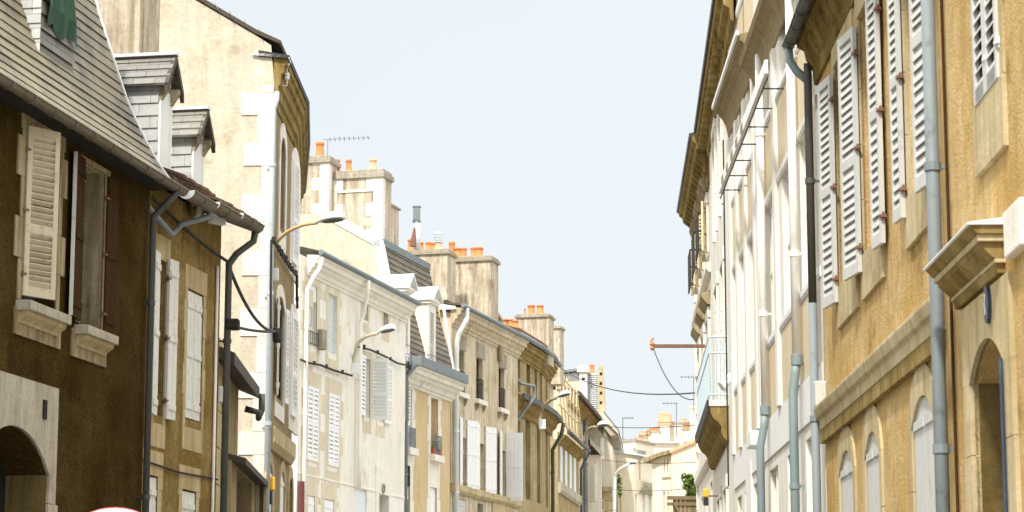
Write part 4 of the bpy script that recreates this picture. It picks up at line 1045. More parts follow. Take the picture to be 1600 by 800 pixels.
# ---- L9 pale corner house with slate wall and overhanging gable
f9 = fr_top((880, 585), (930, 645), 15.9, 'L', .4)
h9 = root('house', 'tall cream house behind the terrace with dark deep eaves and a grey drainpipe', 'house', f9)
uF9, uN9 = f9.px(927, 700)[0], f9.px(893, 700)[0] + 2
ops = []
for x in (905.5, 918): 
    a = rect(f9, x, x + 4, 630, 660); ops.append((a[0], a[1], f9.px(912, 690)[1], f9.px(912, 655)[1], 0, .2)); 
wall(f9, h9, uF9, uN9, 15.60, ops, M['warm_wall'], deep=7, prof=[(-3.5, 16.90)])
for o in ops: window(h9, f9, o, .18, 'white_paint', 'glass', 2)
roof_slab(f9, h9, uF9 - .5, uN9, [(.7, 15.75), (-3.5, 17.20), (-7, 15.70)], M['dark_roof'], .2)
cornice(h9, f9, uF9 - .1, uN9, 15.60, 'soffit', 1.2, 1.0)
ux = f9.px(911, 700)[0]
pipe(h9, f9, [(ux, .15, 15.5), (ux, .15, 0)], .13, 'zinc')
lw = rect(f9, 903, 914, 725, 782)
for k in range(2): leaf(h9, f9, lw[0] + .55 + k*.9, lw[2], lw[3], .7, 40, M['white_paint'], 'louvre', d=.3, pitch=.12)
ent = MB(f9); zz = f9.px(922, 690)[1]; ent.extr([(-.02, zz - .4), (.2, zz - .2), (.45, zz - .1), (.45, zz + .08), (-.02, zz + .2)], uF9 - .2, uF9 + 2.6); ent.build('ledge', M['grey_stone'], h9)
pipe(h9, f9, [(uF9 + 1.2, .2, zz - .6), (uF9 + 1.2, .2, 0)], .14, 'iron_pipe')
# slate-clad flank, chimney and the stone gable edge above
un = uF9 + .1
g = MB(f9)
def pq(x, y, u): return f9.pxu(x, y, u)
pts = [pq(x, y, un) for x, y in ((916, 583), (936, 583), (936, 648), (916, 648))]
n = 20; z0_ = pts[2][1]; z1_ = pts[0][1]; dA_, dB_ = pts[0][0], pts[1][0]
for k in range(n):
    a = z0_ + (z1_ - z0_) * k / n; b = z0_ + (z1_ - z0_) * (k + 1) / n; hgt = b - a
    g.face([(un + .03, dA_, a), (un + .03, dB_, a), (un, dB_, b), (un, dA_, b)], [(0, k*.2), (dB_ - dA_, k*.2), (dB_ - dA_, k*.2 + .196), (0, k*.2 + .196)])
g.build('slate_wall', M['slate_far'], h9)
g = MB(f9); g.box(un - 3, un - .01, dA_, dB_, z0_ - 1, z1_); g.build('upper_block', M['gable_grey'], h9)
c = chimney(h9, f9, un + .6, 905, 917, 571, 640, .6, 'offwhite', [], capmat='offwhite', captick=.4, capover=.12)
g = MB(f9); a = pq(909, 591, un + .61); b = pq(914, 593, un + .61); g.box(un + .6, un + .62, a[0], b[0], a[1] - .1, a[1] + .04); g.build('vent_slot', M['dark_void'], c)
chimney(h9, f9, un - .5, 921, 928, 584, 592, .5, 'offwhite', [(925, 570, .26)], cap=False)
g = MB(f9); a = [pq(x, y, un + .3) for x, y in ((871, 586), (906, 581), (906, 640), (871, 640))]
g.extr_d([], 0, 0) if False else None
g.extr([tuple(q_) for q_ in a], un - 2, un + .3); g.build('attic_wall', M['gable_grey'], h9)
k = 0
g = MB(f9)
for x in range(874, 905, 3):
    d, z = pq(x, 587 - (x - 874) * .1, un + .33); g.box(un + .3, un + .36, d - .03, d + .03, z - .35, z)
g.build('vent_louvres', M['zinc'], h9)
g = MB(f9); a = pq(869, 584, un + .4); b = pq(907, 579, un + .4); g.extr([(a[0], a[1]), (b[0], b[1]), (b[0], b[1] + .15), (a[0], a[1] + .15)], un - 2, un + .45); g.build('attic_roof', M['zinc'], h9)
chimney(h9, f9, un + .2, 873, 882, 583, 590, .5, 'offwhite', [(877, 574, .26)], cap=False, pot_mat='terracotta_pale')
g = MB(f9); a = [pq(x, y, un + .12) for x, y in ((935, 573), (938, 568), (941, 573), (944, 602), (946, 645), (935, 645))]
g.extr([tuple(p) for p in a], un - .2, un + .14); st = g.build('stone_pinnacle', M['sand_stone'], h9)
g = MB(f9)
for y in (584, 599, 614, 629):
    d, z = pq(939, y, un + .15); g = MB(f9); g.box(un + .13, un + .16, d - .07, d + .07, z - .08, z + .08); g.build('put_log_hole', M['dark_void'], st)
# ---- L10 corner house, grey flank facing the viewer, broad boxed eave
f10 = fr_pts(at_d(957, 700, 137), at_d(966, 700, 151), 'L', 0)
h10 = root('house', 'pale corner house with a plain grey flank and a wide boxed eave', 'house', f10)
unq = f10.L
H10 = f10.pxu(935, 645, unq)[1]
wall(f10, h10, 0, unq, H10 - 2.0, [], M['gable_grey'], deep=6, prof=[(-1.8, H10 + .3), (-3.4, H10 + 1.5)])
g = MB(f10); a = [f10.pxu(x, y, unq + .6) for x, y in ((934, 645), (945, 643), (966, 673), (965, 680), (958, 680))]
aa = [f10.pxu(x, y, unq + .6) for x, y in ((928, 648), (944, 643), (966, 672), (966, 678), (943, 655), (929, 655))]
g.extr([tuple(p) for p in aa], -.3, unq + .6); g.build('roof', M['gable_grey'], h10)
g = MB(f10); aa = [f10.pxu(x, y, unq + .62) for x, y in ((943, 641), (967, 671), (967, 673), (943, 644))]; g.extr([tuple(p) for p in aa], -.35, unq + .65); g.build('eave_tiles', M['zinc'], h10)
g = MB(f10); aa = [f10.pxu(x, y, unq + .4) for x, y in ((944, 655), (966, 679), (954, 681), (944, 668))]; g.extr([tuple(p) for p in aa], -.3, unq + .4); g.build('soffit', M['grey_stone'], h10)
# flank window and lower wing
for (x0, x1, y0, y1) in ((938, 944, 684, 718), ):
    g = MB(f10); a = f10.pxu(x0, y0, unq + .03); b = f10.pxu(x1, y1, unq + .03); g.box(unq, unq + .05, a[0], b[0], b[1], a[1]); g.build('window', M['white_paint'], h10)
fa = f10
g = MB(f10); a = f10.pxu(931, 682, unq + .5); b = f10.pxu(943, 740, unq + .5)
ll = MB(f10); a = f10.pxu(922, 690, unq + 1.5); b = f10.pxu(941, 705, unq + 1.5)
ll.extr([(a[0], a[1] + .2), (b[0], b[1]), (b[0] - .1, b[1] - .2), (a[0], a[1] - .1)], unq + .1, unq + 1.5); ll.build('ledge', M['gable_grey'], h10)
fw2 = MB(f10); a = f10.pxu(928, 700, unq + 1.0); b = f10.pxu(940, 800, unq + 1.0); fw2.box(unq + .05, unq + 1.0, a[0] - .5, b[0], 0, a[1] - .4); low = fw2.build('lower_wing', M['offwhite'], h10)
a = f10.pxu(935, 762, unq + .2); b = f10.pxu(957, 762, unq + .2)
g = MB(f10); a = f10.pxu(937, 764, unq + .06); b = f10.pxu(956, 764, unq + .06); g.box(unq + .02, unq + .3, a[0], b[0], a[1] - .15, a[1] + .1); g.build('string_course', M['weathered_stone'], h10)
qq = MB(f10); z = 0; k = 0
while z < a[1] - .3: qq.box(unq - .2, unq + .05, b[0] - 1.1 + (.15 if k % 2 else 0), b[0] + .02, z, z + .5); z += .55; k += 1
qq.build('quoins', M['sand_stone'], h10)
g = MB(f10); a = f10.pxu(938, 768, unq + .05); b = f10.pxu(944, 795, unq + .05); g.box(unq, unq + .05, a[0], b[0], b[1] - 1, a[1]); g.build('window', M['white_paint'], h10)

# ================================================================== FAR END OF THE STREET
def cam_fr(x0, x1, y, D, skew=0.0):
    """frame of a wall that turns to the viewer, u from right to left"""
    A = at_d(x1, y, D); B = at_d(x0, y, D + skew)
    t = (B - A); t.z = 0; L = t.length; t.normalize()
    return Fr(A.x, A.y, math.atan2(t.y, t.x), L)
def block(name, label, cat, x0, x1, yt, D, mat, skew=0, deep=6, group=None, roof=None, slope=None, ops=()):
    f = cam_fr(x0, x1, yt, D, skew); rt = root(name, label, cat, f, group=group)
    H = f.px((x0 + x1) / 2, yt)[1]
    oo = []
    for o in ops:
        a = rect(f, o[0], o[1], o[2], o[3]); oo.append((max(.02, a[0]), min(f.L - .02, a[1]), a[2], a[3], 0, .25))
    wall(f, rt, 0, f.L, H, oo, M[mat], deep=deep, prof=[(-deep/2, H + (.02 if not roof else .22))])
    for o, q in zip(oo, ops):
        if len(q) > 4: 
            g = MB(f); g.box(o[0], o[1], -.2, -.14, o[2], o[3]); g.build('shutter', M[q[4]], rt)
        else: window(rt, f, o, .2, 'white_paint', 'glass', 2)
    if roof: roof_slab(f, rt, -.2, f.L + .2, [(.3, H), (-deep/2, H + .3), (-deep, H)], M[roof], .12)
    return f, rt, H
def fpots(f, rt, x0, x1, yt, yb, pots, mat='far_wall', d=-.4, thick=.8, capm='cap_stone', pm='terracotta_pale'):
    u0 = f.px(x1, yt, d)[0]; u1 = f.px(x0, yt, d)[0]; z1 = f.px(x0, yt, d)[1]; z0 = f.px(x0, yb, d)[1]
    m = MB(f); m.box(u0, u1, d - thick, d, z0, z1); c = m.build('chimney', M[mat], rt)
    m = MB(f); m.box(u0 - .08, u1 + .08, d - thick - .08, d + .08, z1, z1 + .16); m.build('chimney_cap', M[capm], c)
    for (x, y, r) in pots:
        u, z = f.px(x, y, d - thick/2); h = z - z1 - .16; b = MB(f); b.lathe((u, d - thick/2, z1 + .15), [(r*1.15, 0), (r, h*.3), (r*.85, h*.85), (r, h), (r*.7, h)], 10); b.build('chimney_pot', M[pm], c, smooth=True)
    return c
# slate mansard block and peach block behind lamp
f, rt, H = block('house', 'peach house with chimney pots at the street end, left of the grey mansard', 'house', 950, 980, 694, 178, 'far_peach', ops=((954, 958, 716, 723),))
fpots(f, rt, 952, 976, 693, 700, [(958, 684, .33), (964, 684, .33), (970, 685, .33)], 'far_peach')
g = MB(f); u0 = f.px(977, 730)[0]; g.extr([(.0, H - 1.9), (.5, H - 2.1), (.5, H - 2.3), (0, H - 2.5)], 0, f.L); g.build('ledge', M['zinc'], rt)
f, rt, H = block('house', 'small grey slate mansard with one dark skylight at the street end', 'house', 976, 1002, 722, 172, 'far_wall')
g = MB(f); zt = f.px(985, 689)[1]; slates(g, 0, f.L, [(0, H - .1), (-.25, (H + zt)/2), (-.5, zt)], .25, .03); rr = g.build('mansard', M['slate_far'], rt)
g = MB(f); g.box(0, f.L, -3, -.5, H - 1, zt); g.build('roof_top', M['zinc'], rt)
u0 = f.px(993, 700)[0]; u1 = f.px(983, 700)[0]; za = f.px(988, 703)[1]; zb2 = f.px(988, 697)[1]; g = MB(f); g.box(u0, u1, -.5, .02, za, zb2); sk = g.build('skylight', M['dark_void'], rr); g = MB(f); g.box(u0 - .1, u1 + .1, -.5, .1, zb2, zb2 + .15); g.build('frame', M['zinc_pale'], sk)
# row of low facades on the left of the far street
f, rt, H = block('house', 'small peach house with curved eave behind the tall lamp post', 'house', 958, 985, 742, 166, 'far_peach', skew=2, deep=2, roof='slate_far', ops=((966, 972, 750, 775),))
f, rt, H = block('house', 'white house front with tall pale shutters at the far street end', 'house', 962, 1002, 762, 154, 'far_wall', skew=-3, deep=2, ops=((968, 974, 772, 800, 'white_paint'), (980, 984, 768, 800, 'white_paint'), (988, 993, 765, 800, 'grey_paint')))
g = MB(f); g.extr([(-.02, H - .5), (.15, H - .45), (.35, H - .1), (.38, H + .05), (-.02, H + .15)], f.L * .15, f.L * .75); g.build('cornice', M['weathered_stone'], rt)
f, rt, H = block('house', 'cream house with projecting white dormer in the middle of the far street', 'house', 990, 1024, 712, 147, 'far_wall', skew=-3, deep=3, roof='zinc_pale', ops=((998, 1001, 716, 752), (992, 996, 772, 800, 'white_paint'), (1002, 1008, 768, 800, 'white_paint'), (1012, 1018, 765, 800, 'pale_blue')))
fpots(f, rt, 992, 1022, 690, 720, [(998, 683, .3), (1006, 683, .3)], 'far_wall', d=-1.5)
zz = f.px(1005, 757)[1]; g = MB(f); g.extr([(-.02, zz - .6), (.2, zz - .5), (.4, zz - .1), (.42, zz + .1), (-.02, zz + .25)], -.2, f.L * .85); g.build('cornice', M['grey_stone'], rt)
zz = f.px(998, 708)[1]; g = MB(f); u = f.px(1002, 700)[0]; g.extr([(-.02, zz - .4), (.3, zz), (.32, zz + .15), (-.02, zz + .3)], u, f.L + .1); g.build('eave', M['grey_stone'], rt)
# corner house: cream front + peach gable with orange verge
fR = fr_pts(at_d(1049, 705, 128), at_d(1018, 722, 140), 'R', 0) 
fg = cam_fr(1049, 1092, 705, 128)
hR = root('house', 'cream corner house with orange tiled verge and narrow shutters beside the wooden fence', 'house', fg)
pts = [fg.px(x, y) for x, y in ((1049, 707), (1089, 690))]
g = MB(fg); poly = [(pts[0][0], 0), (pts[0][0], pts[0][1]), (pts[1][0], pts[1][1]), (0, pts[1][1]), (0, 0)]
g.extr_d(poly, -5, 0); g.build('wall', M['far_peach'], hR)
g = MB(fg); s = (pts[1][1] - pts[0][1]) / (pts[1][0] - pts[0][0])
g.extr_d([(pts[0][0] + .1, pts[0][1] - .05), (pts[1][0] - .1, pts[1][1] + .02), (pts[1][0] - .1, pts[1][1] + .2), (pts[0][0] + .1, pts[0][1] + .12)], -5, .15); g.build('roof', M['terracotta_pale'], hR)
fl2 = cam_fr(1019, 1048.5, 715, 128.5, 1)
H = fl2.px(1035, 706)[1]
oo = []
for q in ((1027, 1031, 730, 776), (1037, 1039, 718, 742), (1042, 1044, 716, 740), (1036, 1039, 768, 800), (1043, 1045, 768, 800)):
    a = rect(fl2, *q); oo.append((a[0], a[1], a[2], a[3], 0, .25))
wall(fl2, hR, 0, fl2.L, H - .2, oo, M['far_wall'], deep=2, prof=[(-1, H - .1)])
for k, o in enumerate(oo):
    if k == 0: g = MB(fl2); g.box(o[0], o[1], -.08, .02, o[2], o[3]); g.build('shutter', M['white_paint'], hR)
    else: window(hR, fl2, o, .2, 'timber', 'glass', 2)
g = MB(fl2); a = fl2.px(1016, 717)[1]; b = fl2.px(1048, 704)[1]
for (u, z, u2, z2) in ((fl2.L + .3, a, fl2.px(1036, 710)[0], (a + b)/2 + .1), (fl2.px(1036, 710)[0], (a + b)/2 + .1, -.1, b)):
    g.extr_d([(u, z), (u2, z2), (u2, z2 - .22), (u, z - .22)], -1, .35)
g.build('eave', M['weathered_stone'], hR)
zz = fl2.px(1035, 745)[1]; band(hR, fl2, 0, fl2.L * .45, zz - .1, zz + .1, .1, 'far_wall')
# roofscape behind
f, rt, H = block('house', 'cream house rising behind the corner house with a brick topped chimney stack', 'house', 1020, 1062, 690, 186, 'far_wall', roof='zinc_pale')
c = fpots(f, rt, 1031, 1046, 664, 700, [(1034, 644, .28), (1038, 645, .3), (1042, 645, .28), (1045, 646, .24)], 'far_wall', capm='brick_red')
g = MB(f); u0 = f.px(1047, 660)[0]; u1 = f.px(1030, 660)[0]; za = f.px(1038, 662, -.4)[1]; zb2 = f.px(1038, 655, -.4)[1]; g.box(u0, u1, -1.3, -.3, za + .1, zb2); g.build('brick_top', M['brick_red'], c)
fpots(f, rt, 1018, 1032, 676, 700, [(1020, 668, .3), (1025, 668, .3), (1029, 667, .3)], 'far_wall', pm='terracotta')
fpots(f, rt, 1046, 1056, 662, 700, [], 'gable_grey', d=-1.4)
f, rt, H = block('house', 'pale house with grey chimney stack on the skyline behind the green bush', 'house', 1052, 1100, 684, 192, 'far_wall')
fpots(f, rt, 1058, 1076, 662, 690, [(1067, 655, .3)], 'gable_grey')
fpots(f, rt, 1068, 1080, 672, 690, [(1074, 664, .35)], 'far_wall', d=.8, pm='terracotta')
fpots(f, rt, 1079, 1096, 638, 690, [], 'far_peach', d=1.5, capm='far_peach')

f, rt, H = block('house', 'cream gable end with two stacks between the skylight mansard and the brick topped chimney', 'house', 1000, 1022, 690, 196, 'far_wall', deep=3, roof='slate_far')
fpots(f, rt, 1001, 1008, 682, 700, [(1003, 674, .28), (1006, 674, .28)], 'far_peach'); fpots(f, rt, 1013, 1020, 680, 700, [(1015, 672, .26), (1018, 672, .26)], 'far_wall', pm='terracotta')
# wooden fence and bush
ff = cam_fr(1046, 1096, 776, 92)
fe = root('wooden_fence', 'weathered brown board fence with a diagonal brace under the green bush', 'fence', ff)
H = ff.px(1070, 776)[1]; g = MB(ff); n = int(ff.L / .16)
for k in range(n): g.box(k*.16 + .004, k*.16 + .152, -.02, .02, 3.0, H - random.uniform(0, .12))
g.build('boards', M['fence_wood'], fe)
g = MB(ff); g.box(-.1, ff.L + .1, .02, .08, H - .12, H + .02); g.box(-.1, ff.L + .1, .02, .07, ff.px(1070, 788)[1] - .05, ff.px(1070, 788)[1] + .07); g.tube([(ff.px(1052, 785)[0], .1, ff.px(1052, 785)[1]), (ff.px(1062, 805)[0], .1, ff.px(1062, 805)[1])], .06, 6); g.build('rail', M['fence_wood'], fe)
g = MB(ff); g.box(-.3, ff.L + .3, -.3, -.1, -.1, 3.1); g.build('base_wall', M['far_wall'], fe)
m, nt, b = new_mat('bush_leaves'); c0 = coords(nt, off=1); n1 = noise(nt, c0, 3, 3)
nt.links.new(mixc(nt, ramp(nt, n1, .35, .65), (.10, .20, .03), (.26, .38, .07)), b.inputs['Base Color']); b.inputs['Roughness'].default_value = .6; M['bush'] = m
def bush(name, label, x, y, D, rx, rz, n, cat='bush'):
    c = at_d(x, y, D); rt = root(name, label, cat, loc=(c.x, c.y, 0))
    s = MB(); 
    for k in range(5):
        a = random.uniform(0, 6.28); s.tube([(c.x, c.y, 0), (c.x + .1*cos(a), c.y + .1*sin(a), c.z*.6), (c.x + rx*.6*cos(a), c.y + rx*.6*sin(a), c.z + rz*.3)], .05, 6, [.08, .05, .015])
    s.build('stem', M['fence_wood'], rt)
    g = MB(); cl = [(random.uniform(-1, 1)*rx*.7, random.uniform(-1, 1)*rx*.7, random.uniform(-1, 1)*rz*.75, random.uniform(.3, .55)*rx) for _ in range(16)]
    for k in range(n):
        q = random.choice(cl); v = Vector((random.gauss(0, 1), random.gauss(0, 1), random.gauss(0, 1))).normalized() * q[3] * random.uniform(.5, 1.15)
        p = Vector((c.x + q[0], c.y + q[1], c.z + q[2])) + v; s_ = random.uniform(.05, .11)
        a = Vector((random.gauss(0,1), random.gauss(0,1), random.gauss(0,1))).normalized(); bb = a.cross(Vector((0,0,1))).normalized()
        g.face([tuple(p - a*s_), tuple(p + bb*s_*.5), tuple(p + a*s_), tuple(p - bb*s_*.5)])
    g.build('foliage', M['bush'], rt)
bush('bush', 'yellow green leafy bush growing above the wooden fence', 1085, 760, 96, .5, .65, 2000)
bush('bush', 'small dark green climber beside the stone corner of the grey flanked house', 966, 758, 126, .22, .8, 700)

# ================================================================== RIGHT SIDE
# ---- R1 ochre house
fr1 = fr_pts((2.965, 11.0), (3.15, 23.75), 'R', 0)
r1 = root('house', 'ochre rendered house with tall grey louvred shutters and an arched stone doorway', 'house', fr1)
def ur(x, y=400): return fr1.px(x, y)[0]
L1_ = fr1.L
zc1, zc0 = fr1.px(1300, 628)[1] + .02, fr1.px(1300, 665)[1]
zap = fr1.px(1326, 500)[1]                 # bottom of the stone aprons
zsl = fr1.px(1297, 478)[1]
print('R1 z', zc0, zc1, zap, zsl)
def ow(x0, x1, z0, z1, r=0, dp=.2): a = ur(x0); b = ur(x1); return (min(a, b), max(a, b), z0, z1, r, dp)
WA = ow(1312, 1340, zsl + .05, 7.3); WB = ow(1352, 1381, zsl + .05, 7.3); WC = ow(1424, 1462, zsl + .05, 7.3)
zd = fr1.px(1540, 200)[1]; WD = (fr1.px(1566, 80)[0], fr1.px(1528, 80)[0], fr1.px(1543, 152)[1], 7.3, 0, .2)
zg = fr1.px(1325, 703)[1]
GA = (ur(1314, 740), ur(1336, 740), 1.1, zg, .2, .12); GB_ = (ur(1355, 740), ur(1378, 740), 1.1, zg, .2, .12); GC_ = (ur(1430, 740), ur(1465, 740), 1.1, zg, .2, .12)
GA, GB_, GC_ = [(min(o[0], o[1]), max(o[0], o[1]), *o[2:]) for o in (GA, GB_, GC_)]
zdoor = fr1.px(1552, 525)[1]
DR = (ur(1578, 650), ur(1523, 650), -.05, zdoor, .22, .55); DR = (min(DR[:2]), max(DR[:2]), *DR[2:])
wall(fr1, r1, 0, L1_, 7.95, [WA, WB, WC, WD, GA, GB_, GC_, DR], M['ochre_render'], deep=6, prof=[(-3, 9.2)])
for o in (WA, WB, WC, WD):
    window(r1, fr1, o, .18, 'white_paint', 'glass', 4)
    surround(r1, fr1, o, 'sand_stone', .10, .02, .05, .2, .0, bh=.5)
    g = MB(fr1); g.box(o[0] - .1, o[1] + .1, -.02, .03, zap if o is not WD else o[2] - .45, o[2]); g.build('window_apron', M['sand_stone'], r1, bevel=.004)
SH = [(1311, 137, 488, 7.5, .46, .50), (1350, 50, 447, 8.5, .50, .46), (1388, -30, 388, 6.5, .34, .5), (1421, -100, 332, 5.5, .28, .5), (1467, -190, 275, 7, .40, .5)]
for xh, yt, yb, ang, w, sp in SH:
    zb3 = zsl - .10; u = ur(xh, 300)
    o = leaf(r1, fr1, u, zb3, zb3 + 2.22, w, ang, M['grey_paint'], 'louvre', d=.05, pitch=.075, hinges='rust', split=sp, ov=.72)
# closed pair on the nearest window
m = (WD[0] + WD[1]) / 2
for a in (WD[0] + .0, m + .003): leaf(r1, fr1, a, WD[2], WD[3], m - WD[0] - .004, 0, M['grey_paint'], 'louvre', d=.02, pitch=.085, hinges='white_paint', split=.0)
for o in (GA, GB_, GC_):
    surround(r1, fr1, o, 'sand_stone', .13, .022, .0, .24, 0, arch=True, bh=.6)
    mm = (o[0] + o[1]) / 2; w = mm - o[0] - .006
    leaf(r1, fr1, o[0] + .003, o[2], o[3] - .01, w, 0, M['grey_paint'], 'plank', d=-.02, hinges='rust'); leaf(r1, fr1, mm + .003, o[2], o[3] - .01, w, 0, M['grey_paint'], 'plank', d=-.02)
# string course with stepped underside
g = MB(fr1); g.extr([(-.02, zc0), (.06, zc0), (.07, zc0 + .1), (.10, zc0 + .12), (.12, zc0 + .2), (.12, zc1 - .02), (-.02, zc1 + .02)], ur(1478, 500), L1_); g.build('string_course', M['sand_stone'], r1, bevel=.006)
g = MB(fr1); z = zc0 - .13; u = ur(1478, 500)
while u < L1_ - .05: g.box(u, min(u + .30, L1_), -.02, .055, z, zc0 - .003); u += .305
g.build('dentil_blocks', M['soffit'], r1, bevel=.006)
# stepped hood above the door
uh0, zh = fr1.px(1500, 400, .1); dzb = fr1.px(1510, 480)[1]
U0 = ur(1600, 380); U1 = fr1.px(1460, 430, .28)[0]
zt = fr1.px(1515, 375, .3)[1]
UA_, UB_ = ur(1590, 400), U1 + .0
HU0, HU1 = DR[0] - .10, DR[1] + .42
hz0 = 3.98; print('zdoor', zdoor)
def hpart(prof, s, mat, nm, par):
    g = MB(fr1); g.extr([(d * .75, hz0 + z * .85) for d, z in prof], HU0 - s, HU1 + s); return g.build(nm, M[mat], par, bevel=.004)
hd = hpart([(-.02, -.02), (.06, -.02), (.08, .05), (-.02, .05)], -.08, 'soffit', 'door_hood', r1)
hpart([(-.02, .05), (.09, .05), (.09, .08), (-.02, .08)], -.05, 'sand_stone', 'hood_moulding', hd)
hpart([(-.02, .08), (.09, .08), (.12, .10), (.20, .17), (.21, .20), (-.02, .20)], -.05, 'soffit', 'hood_cove', hd)
hpart([(-.02, .20), (.23, .20), (.23, .25), (-.02, .25)], -.02, 'sand_stone', 'hood_moulding', hd)
hpart([(-.02, .25), (.24, .25), (.30, .31), (-.02, .31)], .0, 'soffit', 'hood_cornice', hd)
hpart([(-.02, .311), (.32, .311), (.32, .33), (-.02, .37)], .02, 'flashing', 'hood_flashing', hd)
surround(r1, fr1, DR, 'sand_stone', .24, .03, .02, .30, 0, bh=.5)
g = MB(fr1); g.box(DR[0], DR[1], -.56, -.5, 0, zdoor); g.build('door', M['brown_wood'], r1)
g = MB(fr1); g.box(DR[1] - .012, DR[1] + .0, -.5, -.03, 0, zdoor - .22); g.build('door_jamb', M['brown_recess_shade'], r1)
g = MB(fr1); pu, pz = fr1.px(1541, 476, .05); g.lathe((0, 0, 0), [(0, 0)], 3) if False else None
ring = [(pu + .075 * cos(a * pi / 12), pz + .12 * sin(a * pi / 12)) for a in range(24)]; g.extr_d(ring, .03, .055); pq_ = g.build('number_plaque', M['plaque'], r1)
g = MB(fr1); g.tube([(pu + .02, .058, pz + .06), (pu - .01, .058, pz + .065), (pu + .015, .058, pz), (pu - .01, .058, pz - .06), (pu + .02, .058, pz - .06)], .006, 5); g.build('numeral', M['white_paint'], pq_)
g = MB(fr1); ub_ = fr1.px(1583, 360)[0]; zq0, zq1 = fr1.px(1590, 400)[1], fr1.px(1590, 325)[1]; g.box(ub_ - .5, ub_, -.02, .06, zq0, zq1); g.build('impost_block', M['pale_stone'], r1, bevel=.01)
bz = MB(fr1); bz.tube([(DR[0] - .03, .05, zdoor - .2), (DR[0] - .03, .05, 0)], .012, 6); bz.build('service_cable', M['plaque'], r1)
up = ur(1484, 400)
pipe(r1, fr1, [(up, .10, 7.9), (up, .10, 0)], .049, 'zinc')
g = MB(fr1); g.tube([(up - .11, .02, 7.9), (up - .11, .02, 0)], .012, 6); g.build('service_cable', M['brown_wood'], r1)
# pipe at far corner, eave and gutter
pipe(r1, fr1, [(L1_ - .02, .1, 7.72), (L1_ + .0, .1, 7.52), (L1_ + .0, .1, fr1.px(1288, 470)[1])], .042, 'iron_pipe')
pipe(r1, fr1, [(L1_ + .0, .1, fr1.px(1288, 470)[1]), (L1_ + .0, .1, 0)], .044, 'zinc')
jb = MB(fr1); ju, jz = fr1.px(1300, 606); jb.box(L1_ - .22, L1_ - .06, .0, .12, jz - .14, jz + .12); jb.build('meter_box', M['grey_paint'], r1, bevel=.02)
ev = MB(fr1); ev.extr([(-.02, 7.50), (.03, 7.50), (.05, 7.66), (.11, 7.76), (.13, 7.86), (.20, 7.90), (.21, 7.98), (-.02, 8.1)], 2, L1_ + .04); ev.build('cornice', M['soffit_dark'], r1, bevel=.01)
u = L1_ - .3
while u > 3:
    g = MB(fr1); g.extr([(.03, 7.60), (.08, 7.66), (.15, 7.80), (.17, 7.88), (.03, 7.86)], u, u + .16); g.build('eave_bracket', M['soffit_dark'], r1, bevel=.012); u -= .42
rf = MB(fr1); u = L1_
while u > 3: rf.extr([(.27, 8.0), (.27, 8.05), (-3, 9.5), (-3, 9.4)], u - .2, u - .005); u -= .22
rf.build('roof', M['dark_roof'], r1)
gutter(r1, fr1, 3, L1_ + .15, .275, 7.95, .06, 'iron_pipe')
pipe(r1, fr1, [(L1_ + .08, .28, 7.93), (L1_ + .08, .275, 7.78), (L1_ + .05, .21, 7.66), (L1_ + .02, .11, 7.56)], .045, 'zinc_teal', collars=False)

# ---- R2/R3 cream panelled terrace
fr2 = fr_pts((3.16, 23.85), (3.24, 30.6), 'R', 0)
fr3 = fr_pts((3.245, 30.65), (3.28, 34.9), 'R', 0)
H2 = fr2.px(1163, 50, .28)[1]; print('H2', H2)
def terrace(fr, rt, u0, u1, H, bays, has_top=True):
    zl = [(5.65, 7.3), (8.45, 9.5), (11.0, 12.4)]
    ops = []
    for (a, b) in bays:
        ops.append((a, b, .4, 4.0, 0, .10))
        for z0, z1 in zl:
            if z1 < H - .3: ops.append((a, b, z0, z1, 0, .10))
    wall(fr, rt, u0, u1, H, ops, M['offwhite'], deep=7, prof=[(-3.5, H + 1)])
    for o in ops:
        w = window(rt, fr, o, .09, 'offwhite', 'blind', 2)
    for (a, b) in bays:
        for z0, z1 in ((4.65, 5.5), (7.45, 8.3), (9.7, 10.8)):
            if z1 < H - .3:
                g = MB(fr); g.box(a - .35, b + .35, -.01, .006, z0, z1); g.build('panel', M['beige_panel'], rt)
    for z0, z1 in ((5.52, 5.64), (8.32, 8.44), (10.82, 10.98)):
        if z1 < H - .3: band(rt, fr, u0 + .02, u1 - .02, z0, z1, .03, 'pale_grey', 'sill_band')
    for z0, z1 in ((7.31, 7.44), (9.52, 9.68)):
        if z1 < H - .3: band(rt, fr, u0 + .02, u1 - .02, z0, z1, .03, 'offwhite', 'lintel_band')
    g = MB(fr); g.box(u0, u1, -.01, .02, 4.15, 4.63); g.build('fascia_band', M['pale_grey'], rt)
r2 = root('house', 'tall cream panelled house with teal footed drainpipe next to the ochre house', 'house', fr2)
terrace(fr2, r2, 0, fr2.L, 13.2, [(.75, 1.75), (2.7, 3.7), (4.8, 5.8)])
r3 = root('house', 'cream panelled house with a big coved cornice and a railing bar across its front', 'house', fr3)
H3 = fr3.px(1118, 147, .28)[1]
print('R3 H', H3)
terrace(fr3, r3, 0, fr3.L, 13.0, [(.5, 1.3), (1.85, 2.65), (3.15, 3.85)])
for fr, rt, us_ in ((fr2, r2, (.35, 2.2, 4.25, fr2.L - .25)), (fr3, r3, (.2, 1.58, 2.9, fr3.L - .2))):
    for u in us_:
        g = MB(fr); g.box(u - .14, u + .14, -.01, .05, 4.64, (H3 if fr is fr3 else H2) - .50); g.build('pilaster', M['offwhite'], rt, bevel=.006)
